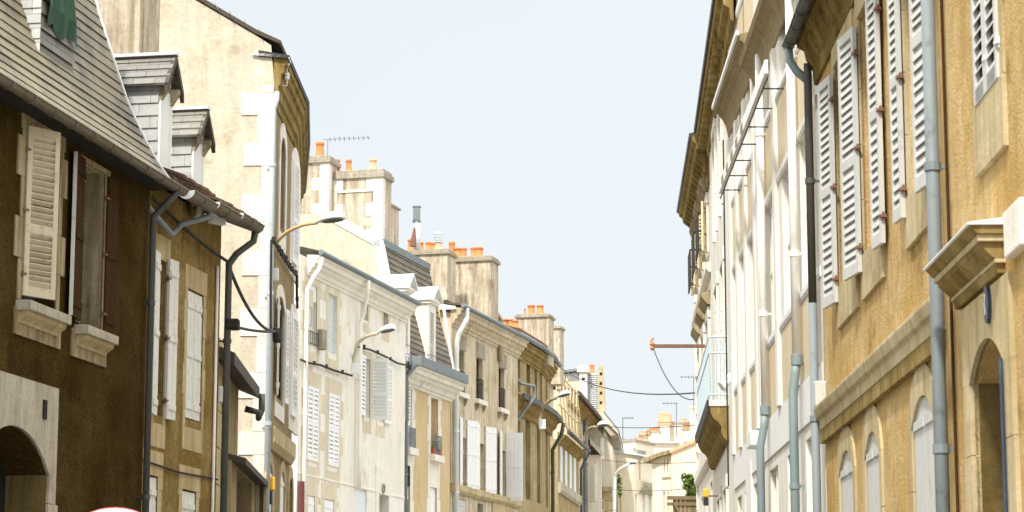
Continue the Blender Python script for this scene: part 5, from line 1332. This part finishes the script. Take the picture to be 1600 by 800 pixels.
# cove cornice of R3
H3 += .03; cp = [(0, H3 - .46), (.02, H3 - .46), (.03, H3 - .40), (.05, H3 - .30), (.09, H3 - .20), (.15, H3 - .13), (.17, H3 - .10), (.21, H3 - .08), (.23, H3), (0, H3 + .05)]
g = MB(fr3); g.extr(cp, .0, fr3.L); g.build('cornice', M['taupe_render'], r3)
g = MB(fr3); g.box(-.05, fr3.L + .03, .22, .26, H3 - .02, H3 + .04); g.build('gutter', M['white_paint'], r3)
cp2 = [(d, z + H2 - H3) for d, z in cp]
g = MB(fr2); g.extr(cp2, .3, fr2.L - .05); g.build('cornice', M['taupe_render'], r2)
pp = fr2.px(1255, 500)[0]; zt_ = fr2.px(1255, 565)[1]
pipe(r2, fr2, [(pp, .08, 9.3), (pp, .08, zt_ - .05)], .049, 'white_pipe'); pipe(r2, fr2, [(pp, .08, zt_), (pp, .10, zt_ - .15), (pp - .02, .13, zt_ - .35), (pp - .02, .13, 0)], .05, 'zinc_teal')
pp = fr3.px(1203, 500)[0]; zt_ = fr3.px(1203, 645)[1]
pipe(r3, fr3, [(pp, .08, 9.3), (pp, .08, zt_ - .05)], .049, 'white_pipe'); pipe(r3, fr3, [(pp, .08, zt_), (pp, .10, zt_ - .2), (pp, .15, zt_ - .45), (pp, .15, 0)], .05, 'zinc_teal')
for fr, rt, px_, py_ in ((fr2, r2, 1255, 565), (fr3, r3, 1203, 645)):
    u_ = fr.px(px_, 500)[0]; z_ = fr.px(px_, py_)[1]; g = MB(fr); g.tube([(u_, .08, z_ - .05), (u_, .08, z_ + .06)], .064, 12); g.box(u_ - .015, u_ + .015, 0, .08, z_ - .02, z_ + .02); g.build('pipe_collar', M['zinc_teal'], rt)
# long bar on brackets
ub0, zb0 = fr3.px(1214, 110, .18); ub1, zb1 = fr3.px(1136, 278, .34)
zbar = (zb0 + zb1) / 2
print('bar', ub0, zb0, ub1, zb1)
fb = fr_pts((3.19, 26.5), (3.27, 33.6), 'R', 0)
br = root('railing_bar', 'long white bar standing off the cream facades on thin black brackets', 'railing', fb)
zB_ = 8.32
g = MB(fb); g.box(0, fb.L, .24, .28, zB_, zB_ + .16); g.build('board', M['white_paint'], br)
g = MB(fb); g.tube([(0, .255, zB_ - .06), (fb.L, .255, zB_ - .06)], .012, 6); g.build('rail', M['black_iron'], br)
u = .5
while u < fb.L:
    g = MB(fb); g.tube([(u, 0.0, zB_ - .06), (u, .25, zB_ - .06)], .01, 6); g.build('bracket', M['black_iron'], br); u += 1.0
u = 3.0
while u < fb.L - .5:
    g = MB(fb); g.box(u, u + .3, .281, .286, zB_ + .02, zB_ + .12); g.build('bare_patch', M['weathered_stone'], br); u += .8
# fascia lamp box + small camera like lamps
su, sz3 = fr3.px(1176, 690, .15); g = MB(fr3)
g.box(su - .25, su + .35, .02, .2, sz3 - .07, sz3 + .12); tag(g.build('sign_box', M['zinc_pale'], None, bevel=.01), 'small white lightbox fixed low on the cream panelled facade', 'lightbox')
g = MB(fr3); u = fr3.px(1173, 730)[0]; g.box(u - .3, u + .5, -.005, .028, 0, sz3 - .1); g.build('door_panel', M['pale_grey'], r3)

# ---- R5 tall building with brown boxed soffit behind R3
fr5 = fr_pts((3.285, 34.95), (3.62, 42.5), 'R', 0)
r5 = root('house', 'tall narrow house with a deep brown coffered soffit above the cream terrace', 'house', fr5)
H5 = fr5.px(1098, 148, .22)[1]
print('R5 H', H5)
zfl = fr5.px(1099, 652, .3)[1]; print('balc', zfl)
ops5 = []
for a_ in (2.2, 4.6):
    ops5 += [(a_, a_ + .95, zfl + .02, zfl + 2.3, 0, .2), (a_, a_ + .95, .8, zfl - 1.3, 0, .2), (a_, a_ + .95, zfl + 3.2, zfl + 5.0, 0, .2)]
wall(fr5, r5, 0, fr5.L, H5, ops5, M['offwhite'], deep=7, prof=[(-3.5, H5 + 1)])
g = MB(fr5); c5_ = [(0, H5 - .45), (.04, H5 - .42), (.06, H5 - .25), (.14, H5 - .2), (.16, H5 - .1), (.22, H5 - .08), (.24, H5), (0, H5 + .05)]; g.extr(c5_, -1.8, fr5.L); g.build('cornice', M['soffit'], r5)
u = .2
while u < fr5.L - .1: g = MB(fr5); g.box(u, u + .14, .05, .20, H5 - .30, H5 - .12); g.build('modillion', M['soffit'], r5); u += .5
g = MB(fr5); g.extr([(.22, H5 + .01), (.27, H5 + .01), (.28, H5 + .08), (-2, H5 + .5), (-2, H5 + .4)], -1.8, fr5.L + .03); g.build('roof', M['dark_roof'], r5)
# ---- R4 pale stone house with bracketed cornice and balcony
fr4 = fr_pts((3.64, 42.6), (3.92, 50.0), 'R', 0)
r4 = root('house', 'pale stone house with bracketed cornice, hooded windows and a curved balcony at the bend', 'house', fr4)
H4 = fr4.px(1073, 296, .25)[1]
print('R4 H', H4, fr4.L)
ob = [(.9, 1.75), (2.9, 3.75), (4.9, 5.75)]
z4 = zfl + .2
zs4 = fr4.px(1108, 395, .0)[1]; print('zs4', zs4)
ops = []
for a, b in ob:
    ops += [(a, b, z4 + .02, z4 + 2.1, 0, .22), (a, b, 1.0, z4 - .9, 0, .22)]
    ops += [(a, b, zs4, H4 - 1.1, 0, .22)]
wall(fr4, r4, 0, fr4.L, H4 - .1, ops, M['offwhite'], deep=7, prof=[(-3.5, H4 + 1)])
for o in ops:
    window(r4, fr4, o, .2, 'white_paint', 'glass', 3)
    if o[2] > 3:
        surround(r4, fr4, o, 'pale_stone', .14, .05, .0, .2, 0)
        g = MB(fr4); g.extr([(-.01, o[3] + .22), (.06, o[3] + .24), (.17, o[3] + .38), (.17, o[3] + .44), (-.01, o[3] + .5)], o[0] - .25, o[1] + .25); g.build('window_hood', M['weathered_stone'], r4)
for a, b in ob:
    g = MB(fr4); z = zs4
    for k in range(7): u = a - .1 + (b - a + .2) * k / 6; g.tube([(u, .2, z), (u, .2, z + .75)], .014, 5)
    for zz in (z + .05, z + .4, z + .75): g.tube([(a - .1, .2, zz), (b + .1, .2, zz)], .02, 5); g.tube([(a - .1, 0, zz), (a - .1, .2, zz)], .02, 5)
    for k in range(4): g.box(a - .1, b + .1, .19, .205, z + .08 + k*.16, z + .18 + k*.16)
    g.build('window_balconet', M['black_iron'], r4)
    for (h, ph) in ((a, 165), (b, 15)): leaf(r4, fr4, h, zs4, ops[2][3], .35, ph, M['timber'], 'louvre', d=.04)
zq = zs4 - .5; band(r4, fr4, 0, fr4.L, zq, zq + .2, .1, 'pale_stone'); band(r4, fr4, 0, fr4.L, z4 - .55, z4 - .3, .08, 'pale_stone')
c4 = [(0, H4 - .85), (.04, H4 - .85), (.06, H4 - .7), (.03, H4 - .68), (.03, H4 - .25), (.24, H4 - .22), (.26, H4 - .12), (.32, H4 - .08), (.34, H4), (0, H4 + .05)]
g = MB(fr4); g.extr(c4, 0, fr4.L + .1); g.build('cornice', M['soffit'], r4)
u = .3
while u < fr4.L:
    g = MB(fr4)
    pr = [(.03, H4 - .62), (.09, H4 - .60), (.12, H4 - .5), (.10, H4 - .42), (.16, H4 - .36), (.24, H4 - .3), (.24, H4 - .222), (.03, H4 - .222)]
    g.extr(pr, u, u + .13); u += .48; g.build('modillion', M['soffit'], r4, bevel=.008)
g = MB(fr4); g.extr([(.33, H4 + .0), (.37, H4 + .0), (.38, H4 + .06), (-1, H4 + .45), (-1, H4 + .3)], 0, fr4.L + .12); g.build('roof', M['slate_dark'], r4)
g = MB(fr4); z = .0; k = 0
while z < H4 - .9: g.box(fr4.L - (.35 if k % 2 else .2), fr4.L + .015, -.3, .04, z + .01, z + .38); z += .4; k += 1
g.build('quoins', M['pale_stone'], r4)
# balcony
bl = MB(fr5); a, b = 1.5, fr5.L - .25; zf = zfl; BD = .31
bl.box(a, b, 0, BD, zf - .1, zf); balc = bl.build('balcony', M['offwhite'], r5, bevel=.01)
g = MB(fr5); g.extr([(0, zf - .62), (.05, zf - .62), (.09, zf - .57), (.12, zf - .49), (.115, zf - .42), (.16, zf - .35), (.235, zf - .29), (.26, zf - .24), (.285, zf - .18), (.295, zf - .102), (0, zf - .102)], a + .02, b - .02); g.build('balcony_cove', M['soffit'], balc, smooth=False)
g = MB(fr5)
for k in range(26): u = a + (b - a) * k / 25; g.extr([(BD, zf - .12), (BD + .02, zf - .12), (BD + .03, zf - .0), (BD, zf - .0)], u, u + (b - a) / 44)
g.box(a, b, BD - .02, BD + .02, zf - .14, zf - .11); g.build('balcony_edge', M['black_iron'], balc)
g = MB(fr5); zr = zf + .98
n = 46
for k in range(n + 1): u = a + (b - a) * k / n; g.tube([(u, BD - .02, zf), (u, BD - .02, zr)], .009, 4)
for z in (zf + .08, zr, zr - .25): g.tube([(a, BD - .02, z), (b, BD - .02, z)], .016, 6)
for u in (a, b):
    for z in (zf + .08, zr, zr - .25): g.tube([(u, 0, z), (u, BD - .02, z)], .016, 6)
    for k in range(5): d = BD * k / 5; g.tube([(u, d, zf), (u, d, zr)], .009, 4)
    for k in range(4):
        c = (.05 + k * .075); arc_ = [(u, c + .045 * cos(t * pi / 6), zr - .25 + .2 * sin(t * pi / 6)) for t in range(7)]; g.tube(arc_, .007, 4)
rl_ = g.build('balcony_railing', M['balcony_blue'], balc)
g = MB(fr5); g.box(a + .03, b - .03, BD - .035, BD - .028, zf + .1, zr - .3); g.build('balcony_screen', M['balcony_blue'], balc)
for o in ops5:
    window(r5, fr5, o, .18, 'white_paint', 'glass', 3)
    surround(r5, fr5, o, 'pale_stone', .14, .04, .0, .2, 0)
# lamps on arms near the balcony, rusty beam
lc = at_d(1141, 588, 36.0)
def arm_lamp(label, x, y, D, L):
    c = at_d(x, y, D); rt = root('wall_floodlight', label, 'lamp', loc=c)
    g = MB(); g.tube([(c.x + L, c.y + .1, c.z + .02), (c.x, c.y, c.z)], .018, 6); g.tube([(c.x + L, c.y + .1, c.z - .1), (c.x + .05, c.y, c.z - .05)], .014, 6); g.build('arm', M['white_pipe'], rt)
    g = MB(); g.lathe((c.x, c.y, c.z - .12), [(.05, 0), (.06, .06), (.055, .14), (.02, .17)], 12); g.build('housing', M['white_paint'], rt, smooth=True)
    g = MB(); g.tube([(c.x - .02, c.y, c.z - .08), (c.x - .14, c.y - .03, c.z - .16)], .06, 12, [.035, .085]); g.build('reflector', M['white_paint'], rt)
arm_lamp('white floodlight on a double arm beside the blue balcony', 1141, 588, 35.6, .27)
cable_z = 0
bm = root('rusty_beam', 'rusty horizontal steel beam jutting from the pale stone house over the street', 'beam', loc=at_d(1088, 541, 45))
A = at_d(1089, 541, 45.2); B = at_d(1019, 541, 45.2)
g = MB(); g.box(B.x, A.x + .2, A.y - .03, A.y + .03, A.z - .03, A.z + .035); g.build('bar', M['rust'], bm)
g = MB(); g.lathe((B.x, B.y, B.z - .08), [(.02, 0), (.045, .04), (.03, .08), (.05, .12), (.03, .17)], 10); g.tube([(B.x - .03, B.y, B.z + .1), (B.x + .03, B.y, B.z + .16)], .02, 6); g.build('insulator', M['terracotta'], bm)
yb_ = fr4.px(1103, 777, .1); 
yc = at_d(1103, 775, 39.8); rt = root('hanging_lantern', 'small yellow and black lantern low on the pale stone house', 'lantern', loc=yc)
g = MB(); g.box(yc.x - .05, yc.x + .05, yc.y - .05, yc.y + .05, yc.z - .02, yc.z + .12); g.build('shade', M['yellow'], rt, bevel=.015)
g = MB(); g.box(yc.x - .04, yc.x + .04, yc.y - .04, yc.y + .04, yc.z - .16, yc.z - .025); g.tube([(yc.x, yc.y, yc.z), (yc.x + .35, yc.y, yc.z)], .012, 6); g.build('bracket', M['black_iron'], rt, bevel=.01)

# ================================================================== STREET FURNITURE
def street_lamp(label, base, ctrl, head, tip, D0, D1, r=.035, size=1.0, mat='lamp_ochre', hm='zinc_pale', box=None):
    """curved arm from wall point to head; points are (x,y,depth)"""
    P = [at_d(*p) for p in ctrl]
    rt = root('street_lamp', label, 'street lamp', loc=P[0], group='wall mounted street lamps')
    # catmull-rom
    pts = []
    Q = [P[0] * 2 - P[1]] + P + [P[-1] * 2 - P[-2]]
    for k in range(1, len(Q) - 2):
        for t in range(6):
            t /= 6; a, b, c, d = Q[k-1], Q[k], Q[k+1], Q[k+2]
            pts.append(.5 * ((2*b) + (c - a)*t + (2*a - 5*b + 4*c - d)*t*t + (3*b - a - 3*c + d)*t**3))
    pts.append(P[-1])
    g = MB(); g.tube([tuple(p) for p in pts], r, 10); g.build('arm', M[mat], rt, smooth=True)
    T = at_d(*tip); S = P[-1]; ax = (T - S); L = ax.length; ax.normalize(); up = Vector((0, 0, 1)); sd = ax.cross(up).normalized(); up = sd.cross(ax).normalized()
    g = MB(); nr = 9; rings = []
    for k in range(nr + 1):
        t = k / nr; c = S + ax * (L * t); wv = math.sin(min(1, t * 1.5 + .12) * pi / 2) * (1 - max(0, t - .7) ** 2 * 6); wv = max(.12, wv)
        ring = []
        for j in range(14):
            a = 2 * pi * j / 14; sx = cos(a) * L * .27 * wv; sy = sin(a); sy = sy * L * .24 * wv if sy > 0 else sy * L * .03 * wv
            g.v.append(c + sd * sx + up * sy); ring.append(len(g.v) - 1)
        rings.append(ring)
    for k in range(nr):
        for j in range(14): m = (j + 1) % 14; g.q.append([rings[k][j], rings[k][m], rings[k+1][m], rings[k+1][j]]); g.uv.append(None)
    g.q.append(rings[0][::-1]); g.uv.append(None); g.q.append(rings[-1]); g.uv.append(None)
    g.build('lamp_head', M[hm], rt, smooth=True)
    g = MB(); c = S + ax * L * .58 - up * L * .03
    ring = [(c + ax * (L * .36 * cos(a * pi / 8)) + sd * (L * .22 * sin(a * pi / 8)) - up * .006) for a in range(16)]
    g.v += ring; g.q.append(list(range(16))); g.uv.append(None); g.build('lens', M['iron_pipe'], rt)
    if box:
        c = at_d(*box[:3]); s = box[3]; g = MB(); g.box(c.x - s*.45, c.x + s*.45, c.y - s*.3, c.y + s*.3, c.z - s*.62, c.z + s*.62); g.build('control_box', M['white_paint'], rt, bevel=s*.06)
    return rt
D3 = F3[0].pt(uN3 - .5, 0, 0).y
street_lamp('street lamp with ochre arm and white control box on the cream gable corner', None, [(421, 440, D3), (421, 410, D3 - .1), (428, 385, D3 - .3), (447, 364, D3 - .6), (472, 352, D3 - .9), (495, 348, D3 - 1.1)], None, (538, 340, D3 - 1.4), 0, 0, .03, box=(428, 429, D3 - .1, .17))
D4 = f4.pt(f4.px(556, 500)[0], 0, 0).y
street_lamp('white street lamp on the drainpipe of the off white house', None, [(553, 580, D4 - .2), (554, 555, D4 - .3), (560, 536, D4 - .8), (575, 525, D4 - 1.3), (590, 521, D4 - 1.6)], None, (617, 513, D4 - 2.0), 0, 0, .045, mat='cream_paint', box=(555, 576, D4 - .3, .24))
D7 = F7[0].pt(1, 0, 0).y
street_lamp('street lamp in front of the heavy dark ledge of the curved house', None, [(846, 668, D7 - 1), (844, 650, D7 - 1), (850, 634, D7 - 1.4), (861, 625, D7 - 1.8), (869, 622, D7 - 2)], None, (891, 614, D7 - 2.4), 0, 0, .06, mat='weathered_stone', box=(847, 663, D7 - 1.1, .3))
street_lamp('street lamp rising beside the overhanging eave of the grey flanked house', None, [(912, 690, 106), (914, 680, 106), (920, 670, 105.5), (928, 667, 105), (933, 667, 104.7)], None, (949, 662, 104), 0, 0, .06, mat='weathered_stone')
# free standing lamp post
c = at_d(961, 770, 118)
rt = street_lamp('slim grey lamp post with arched top at the far bend of the street', None, [(960.5, 800, 118), (961, 765, 118), (962, 745, 118), (967, 735, 117.6), (976, 729, 117.2), (983, 726, 117)], None, (994, 722, 116.5), 0, 0, .07, mat='zinc_pale')
del rt['group']
g = MB(); b0 = at_d(960.5, 800, 118); g.tube([(b0.x, b0.y, 0), (b0.x, b0.y, b0.z)], .1, 10, [.14, .1]); g.build('post', M['zinc_pale'], rt)

# round road sign at the bottom edge
c = at_d(178, 894, 11.9); rs = root('road_sign', 'round white road sign with thin red rim, only its top edge in view', 'road sign', loc=(c.x, c.y, 0))
rad = at_d(178, 793, 11.9).z - c.z
g = MB(); K = 48
prof = [(rad * cos(2*pi*k/K), rad * sin(2*pi*k/K)) for k in range(K)]
fs_ = Fr(c.x, c.y, pi + .15)
g = MB(fs_); g.extr_d([(x, c.z + y) for x, y in prof], -.01, .012); g.build('rim', M['sign_red'], rs)
g = MB(fs_); g.extr_d([(x * .985, c.z + y * .985) for x, y in prof], .0122, .016); g.build('face', M['white_paint'], rs)
g = MB(fs_); g.tube([(0, -.045, 0), (0, -.045, c.z + rad * .6)], .03, 10); g.build('post', M['zinc'], rs)

# metal flue with cap + cowl, TV antennas
c = at_d(652, 390, 76.5); rt = root('metal_flue', 'tall rust streaked metal flue with boxed cap on the chimney stack', 'flue', loc=c)
t = at_d(651, 345, 76.5); g = MB(); g.tube([tuple(c), (t.x, t.y, t.z)], .11, 12); g.build('tube', M['zinc_pale'], rt, smooth=True)
g = MB(); q = at_d(652, 324, 76.5); hz_ = q.z - t.z
for k in (-1, 0, 1): g.box(t.x + k*.10 - .015, t.x + k*.10 + .015, t.y - .10, t.y + .10, t.z, q.z)
for s in (-1, 1): g.box(t.x - .115, t.x + .115, t.y + s*.10 - .012, t.y + s*.10 + .012, t.z + .02, q.z)
g.box(t.x - .135, t.x + .135, t.y - .13, t.y + .13, q.z, q.z + .03); g.box(t.x - .135, t.x + .135, t.y - .13, t.y + .13, t.z - .03, t.z); g.build('cap', M['zinc'], rt)
g = MB(); a = at_d(645, 385, 76.4); b = at_d(648, 355, 76.4); g.tube([tuple(a), tuple(b)], .07, 8, [.12, .03]); g.build('rusty_plate', M['rust'], rt)
c = at_d(685, 380, 76.5); g = MB()
for k in range(4): g.lathe((c.x, c.y, c.z + k*.09), [(.1, 0), (.17, .02), (.17, .035), (.1, .04), (.1, .09)], 10)
tag(g.build('chimney_cowl', M['zinc_pale']), 'small louvred metal cowl among the terracotta pots', 'cowl')
def antenna(label, x, yb, yt, D, arm, n, tilt=0.0, r=.018):
    b = at_d(x, yb, D); t = at_d(x, yt, D); rt = root('tv_antenna', label, 'antenna', loc=b)
    g = MB(); g.tube([tuple(b), tuple(t)], r*1.3, 6); g.build('mast', M['zinc'], rt)
    g = MB(); e = t + Vector((arm, 0, tilt)); g.tube([tuple(t - Vector((arm*.12, 0, 0))), tuple(e)], r, 5)
    for k in range(n):
        p = t + (e - t) * (k + .5) / n; l = .16; g.tube([(p.x, p.y - l*1.5, p.z), (p.x, p.y + l*1.5, p.z)], r*.7, 4); g.tube([(p.x, p.y, p.z - l*.45), (p.x, p.y, p.z + l*.45)], r*.7, 4)
    g.build('boom', M['zinc'], rt)
antenna('long many pronged television antenna on the quoined chimney stack', 512, 247, 218, 67.5, 1.25, 9, .06, .009)
antenna('thin television antenna above the grey skylight roof', 973, 722, 653, 150, .7, 4, 0, .03)
antenna('thin television antenna beside the brick topped chimney stack', 1057, 680, 630, 165, -1.0, 4, 0, .03)
antenna('small television antenna right behind the blue balcony', 1084, 650, 589, 120, -.7, 4, 0, .02)

# ---- cables
A = f2.pt(uN2 - .25, .08, f2.px(232, 310)[1]); B = f2.pt(uF2 + .1, .12, f2.px(340, 408)[1])
cable_obj(sag(A, B, .05), .022, 'wall_cable', 'black clipped cable running under the eave of the olive house', .35)
C = F3[0].pt(uN3 - .15, .1, F3[0].px(421, 517)[1])
cable_obj(sag(B, C, .25), .025, 'cable', 'thick black cable drooping from the dark drainpipe to the cream gable corner')
B2 = f2.pt(uF2 + .0, .15, f2.px(350, 512)[1])
cable_obj(sag(B2, C, .03), .022, 'cable', 'straight black cable just below the drooping one at the cream gable')
g = MB(); g.box(B2.x - .05, B2.x + .12, B2.y - .1, B2.y + .1, B2.z - .06, B2.z + .08); tag(g.build('cable_clamp', M['cable'], bevel=.02), 'black cable clamp beside the dark drainpipe of the olive house', 'clamp')
g = MB(); g.box(C.x - .05, C.x + .09, C.y - .1, C.y + .1, C.z - .18, C.z + .05)
tag(g.build('cable_clamp', M['cable'], bevel=.02), 'black cable clamp at the corner of the cream gable where two cables meet', 'clamp')
f = F3[0]
pts = [f.pt(f.px(x, y, .05)[0], .06, f.px(x, y, .05)[1]) for x, y in ((422, 515), (422, 450), (423, 375))] 
cable_obj(pts, .02, 'wall_cable', 'black vertical cable on the narrow front of the tall gable house')
pts = [f.pt(f.px(x, y, .05)[0], .07, f.px(x, y, .05)[1]) for x, y in ((424, 374), (440, 400), (456, 424), (462, 430), (462, 455), (463, 482))]
cable_obj(pts, .025, 'wall_cable', 'black clipped cable slanting behind the ochre lamp arm', .3)
def on4(f, x, y, d=.1): q = f.px(x, y, d); return f.pt(q[0], d, q[1])
cable_obj([on4(f4, x, y) for x, y in ((470, 562), (482, 567), (500, 570), (520, 578), (550, 587))], .03, 'wall_cable', 'black festoon cable on the left half of the off white house', .9)
cable_obj([on4(f4, x, y) for x, y in ((558, 541), (580, 547), (600, 556), (620, 567), (632, 570))], .03, 'wall_cable', 'black festoon cable on the right half of the off white house', .9)
cable_obj([on4(f5, x, y, .25) for x, y in ((629, 570), (650, 580), (670, 588), (690, 597), (706, 605))], .035, 'wall_cable', 'black festoon cable under the zinc edged cornice of the ochre house', .9)
cable_obj([on4(f6, x, y, .12) for x, y in ((711, 492), (730, 502), (760, 515), (785, 526), (803, 538))], .03, 'wall_cable', 'black festoon cable under the cornice of the three bay house', .9)
A = at_d(872, 572, 86); B = at_d(1085, 614, 44)
cable_obj(sag(A, B, .35), .014, 'cable', 'thin overhead cable from the curved house across to the balcony')
A = at_d(900, 660, 100); B = at_d(1088, 664, 70); cable_obj(sag(A, B, .15), .013, 'cable', 'thin overhead wire crossing the street below the balcony cable')
A = at_d(940, 718, 110); B = at_d(1090, 722, 80); cable_obj(sag(A, B, .1), .012, 'cable', 'middle thin wire crossing in front of the far houses')
A = at_d(955, 764, 110); B = at_d(1090, 762, 80); cable_obj(sag(A, B, .1), .012, 'cable', 'lowest thin wire crossing in front of the far houses')
A = at_d(1021, 545, 45.2); B = at_d(1084, 624, 43.5)
cable_obj(sag(A, B, .28), .009, 'cable', 'thin cable drooping from the rusty beam to the balcony')
pts = [fr3.pt(fr3.L - .05, .1, z) for z in (9.4, 8.2, 7.0, 6.0, 5.2, 4.2)]
cable_obj(pts, .012, 'wall_cable', 'dark vertical cable on the drainpipe beside the balcony')

# ================================================================== GROUND
def ground_mat(name, base, dark, sc=30):
    m, nt, b = new_mat(name); c0 = coords(nt); n1 = noise(nt, c0, .5, 5); n2 = noise(nt, c0, sc, 3, .7)
    c = mixc(nt, ramp(nt, n1, .35, .65, 0, .6), base, dark); c = mixc(nt, ramp(nt, n2, .4, .7, 0, .5), c, tuple(k * 1.5 for k in base)); nt.links.new(c, b.inputs['Base Color']); b.inputs['Roughness'].default_value = .9
    bp = N(nt, 'ShaderNodeBump'); bp.inputs['Strength'].default_value = .3; bp.inputs['Distance'].default_value = .01; nt.links.new(n2, bp.inputs['Height']); nt.links.new(bp.outputs[0], b.inputs['Normal']); return m
g = MB(); g.face([(-1500, -1500, -.02), (1500, -1500, -.02), (1500, 1500, -.02), (-1500, 1500, -.02)]); g.build('ground', ground_mat('ground_mat', (.28, .26, .22), (.2, .18, .15)), kind='structure')
CL = [(-1.2, -30), (-1.0, 12), (-.5, 25), (-.3, 38), (0.2, 50), (1.6, 70), (5.0, 92), (8.5, 115), (12, 150), (16, 220)]
def strip(w0, w1, z, name, mat, kerb=0):
    g = MB(); L = []; Rr = []
    for k, (x, y) in enumerate(CL):
        a = Vector(CL[max(0, k-1)]); b = Vector(CL[min(len(CL)-1, k+1)]); t = (b - a).normalized(); nn = Vector((t.y, -t.x))
        L.append((x + nn.x*w0, y + nn.y*w0)); Rr.append((x + nn.x*w1, y + nn.y*w1))
    for k in range(len(CL) - 1):
        g.face([(*L[k], z), (*Rr[k], z), (*Rr[k+1], z), (*L[k+1], z)])
        if kerb:
            e = L if kerb > 0 else Rr
            g.face([(*e[k], -.02), (*e[k+1], -.02), (*e[k+1], z), (*e[k], z)])
    g.build(name, mat, kind='structure')
strip(-2.3, 2.3, -.012, 'road', ground_mat('asphalt', (.055, .053, .05), (.04, .038, .036), 60))
strip(2.3, 3.4, .11, 'pavement', ground_mat('paving', (.36, .34, .30), (.26, .24, .2), 20), 1)
strip(-3.4, -2.3, .11, 'pavement', ground_mat('paving_left', (.36, .34, .30), (.26, .24, .2), 20), -1)

# ================================================================== LIGHT, SKY, CAMERA
SUN_EL, SUN_AZ = R(52), math.atan2(-.30, -.80)     # azimuth of the sun measured from +Y towards +X
w = bpy.data.worlds.new('World'); scene.world = w; w.use_nodes = True; nt = w.node_tree
bg = nt.nodes['Background']
sky = nt.nodes.new('ShaderNodeTexSky'); sky.sky_type = 'NISHITA'; sky.sun_disc = False
sky.sun_elevation = SUN_EL; sky.sun_rotation = SUN_AZ % (2*pi); sky.dust_density = 3; sky.air_density = 1.2; sky.ozone_density = 1
geo = nt.nodes.new('ShaderNodeTexCoord'); sep = nt.nodes.new('ShaderNodeSeparateXYZ'); nt.links.new(geo.outputs['Generated'], sep.inputs[0])
mr = nt.nodes.new('ShaderNodeMapRange'); mr.inputs[1].default_value = .30; mr.inputs[2].default_value = 1.0; mr.inputs[3].default_value = 0; mr.inputs[4].default_value = 1
nt.links.new(sep.outputs[2], mr.inputs[0])
haze = nt.nodes.new('ShaderNodeMix'); haze.data_type = 'RGBA'; nt.links.new(mr.outputs[0], haze.inputs[0])
S = 10.0  # haze colour is expressed before the 0.1 background strength
haze.inputs[6].default_value = (.875*S, .94*S, .98*S, 1); haze.inputs[7].default_value = (3.6*S, 3.55*S, 3.4*S, 1)
cn = nt.nodes.new('ShaderNodeTexNoise'); cn.inputs['Scale'].default_value = 2.2; cn.inputs['Detail'].default_value = 4
nt.links.new(geo.outputs['Generated'], cn.inputs['Vector'])
cr = nt.nodes.new('ShaderNodeMapRange'); cr.inputs[1].default_value = .35; cr.inputs[2].default_value = .7; cr.inputs[3].default_value = .97; cr.inputs[4].default_value = .90; nt.links.new(cn.outputs[0], cr.inputs[0])
mx = nt.nodes.new('ShaderNodeMix'); mx.data_type = 'RGBA'; nt.links.new(cr.outputs[0], mx.inputs[0]); nt.links.new(sky.outputs[0], mx.inputs[6]); nt.links.new(haze.outputs[2], mx.inputs[7])
nt.links.new(mx.outputs[2], bg.inputs[0]); bg.inputs[1].default_value = .1
sl = bpy.data.lights.new('sun', 'SUN'); sl.energy = 4.9; sl.angle = R(4); sl.color = (1, .95, .86)
so = bpy.data.objects.new('sun', sl); COL.objects.link(so)
sd = Vector((sin(SUN_AZ) * cos(SUN_EL), cos(SUN_AZ) * cos(SUN_EL), sin(SUN_EL)))
so.rotation_euler = sd.to_track_quat('Z', 'Y').to_euler(); so.location = sd * 50
cam = bpy.data.cameras.new('camera'); co = bpy.data.objects.new('camera', cam); COL.objects.link(co)
cam.sensor_width = 36; cam.lens = 36 * FPX / 1600; cam.clip_end = 3000; cam.clip_start = .1
co.location = EYEV; co.rotation_euler = (R(90) + TH, 0, 0)
cam.dof.use_dof = True; cam.dof.focus_distance = 48; cam.dof.aperture_fstop = 7
scene.camera = co
scene.render.engine = 'CYCLES'
scene.cycles.max_bounces = 8; scene.cycles.diffuse_bounces = 5
scene.view_settings.view_transform = 'Standard'; scene.view_settings.look = 'None'; scene.view_settings.exposure = 0
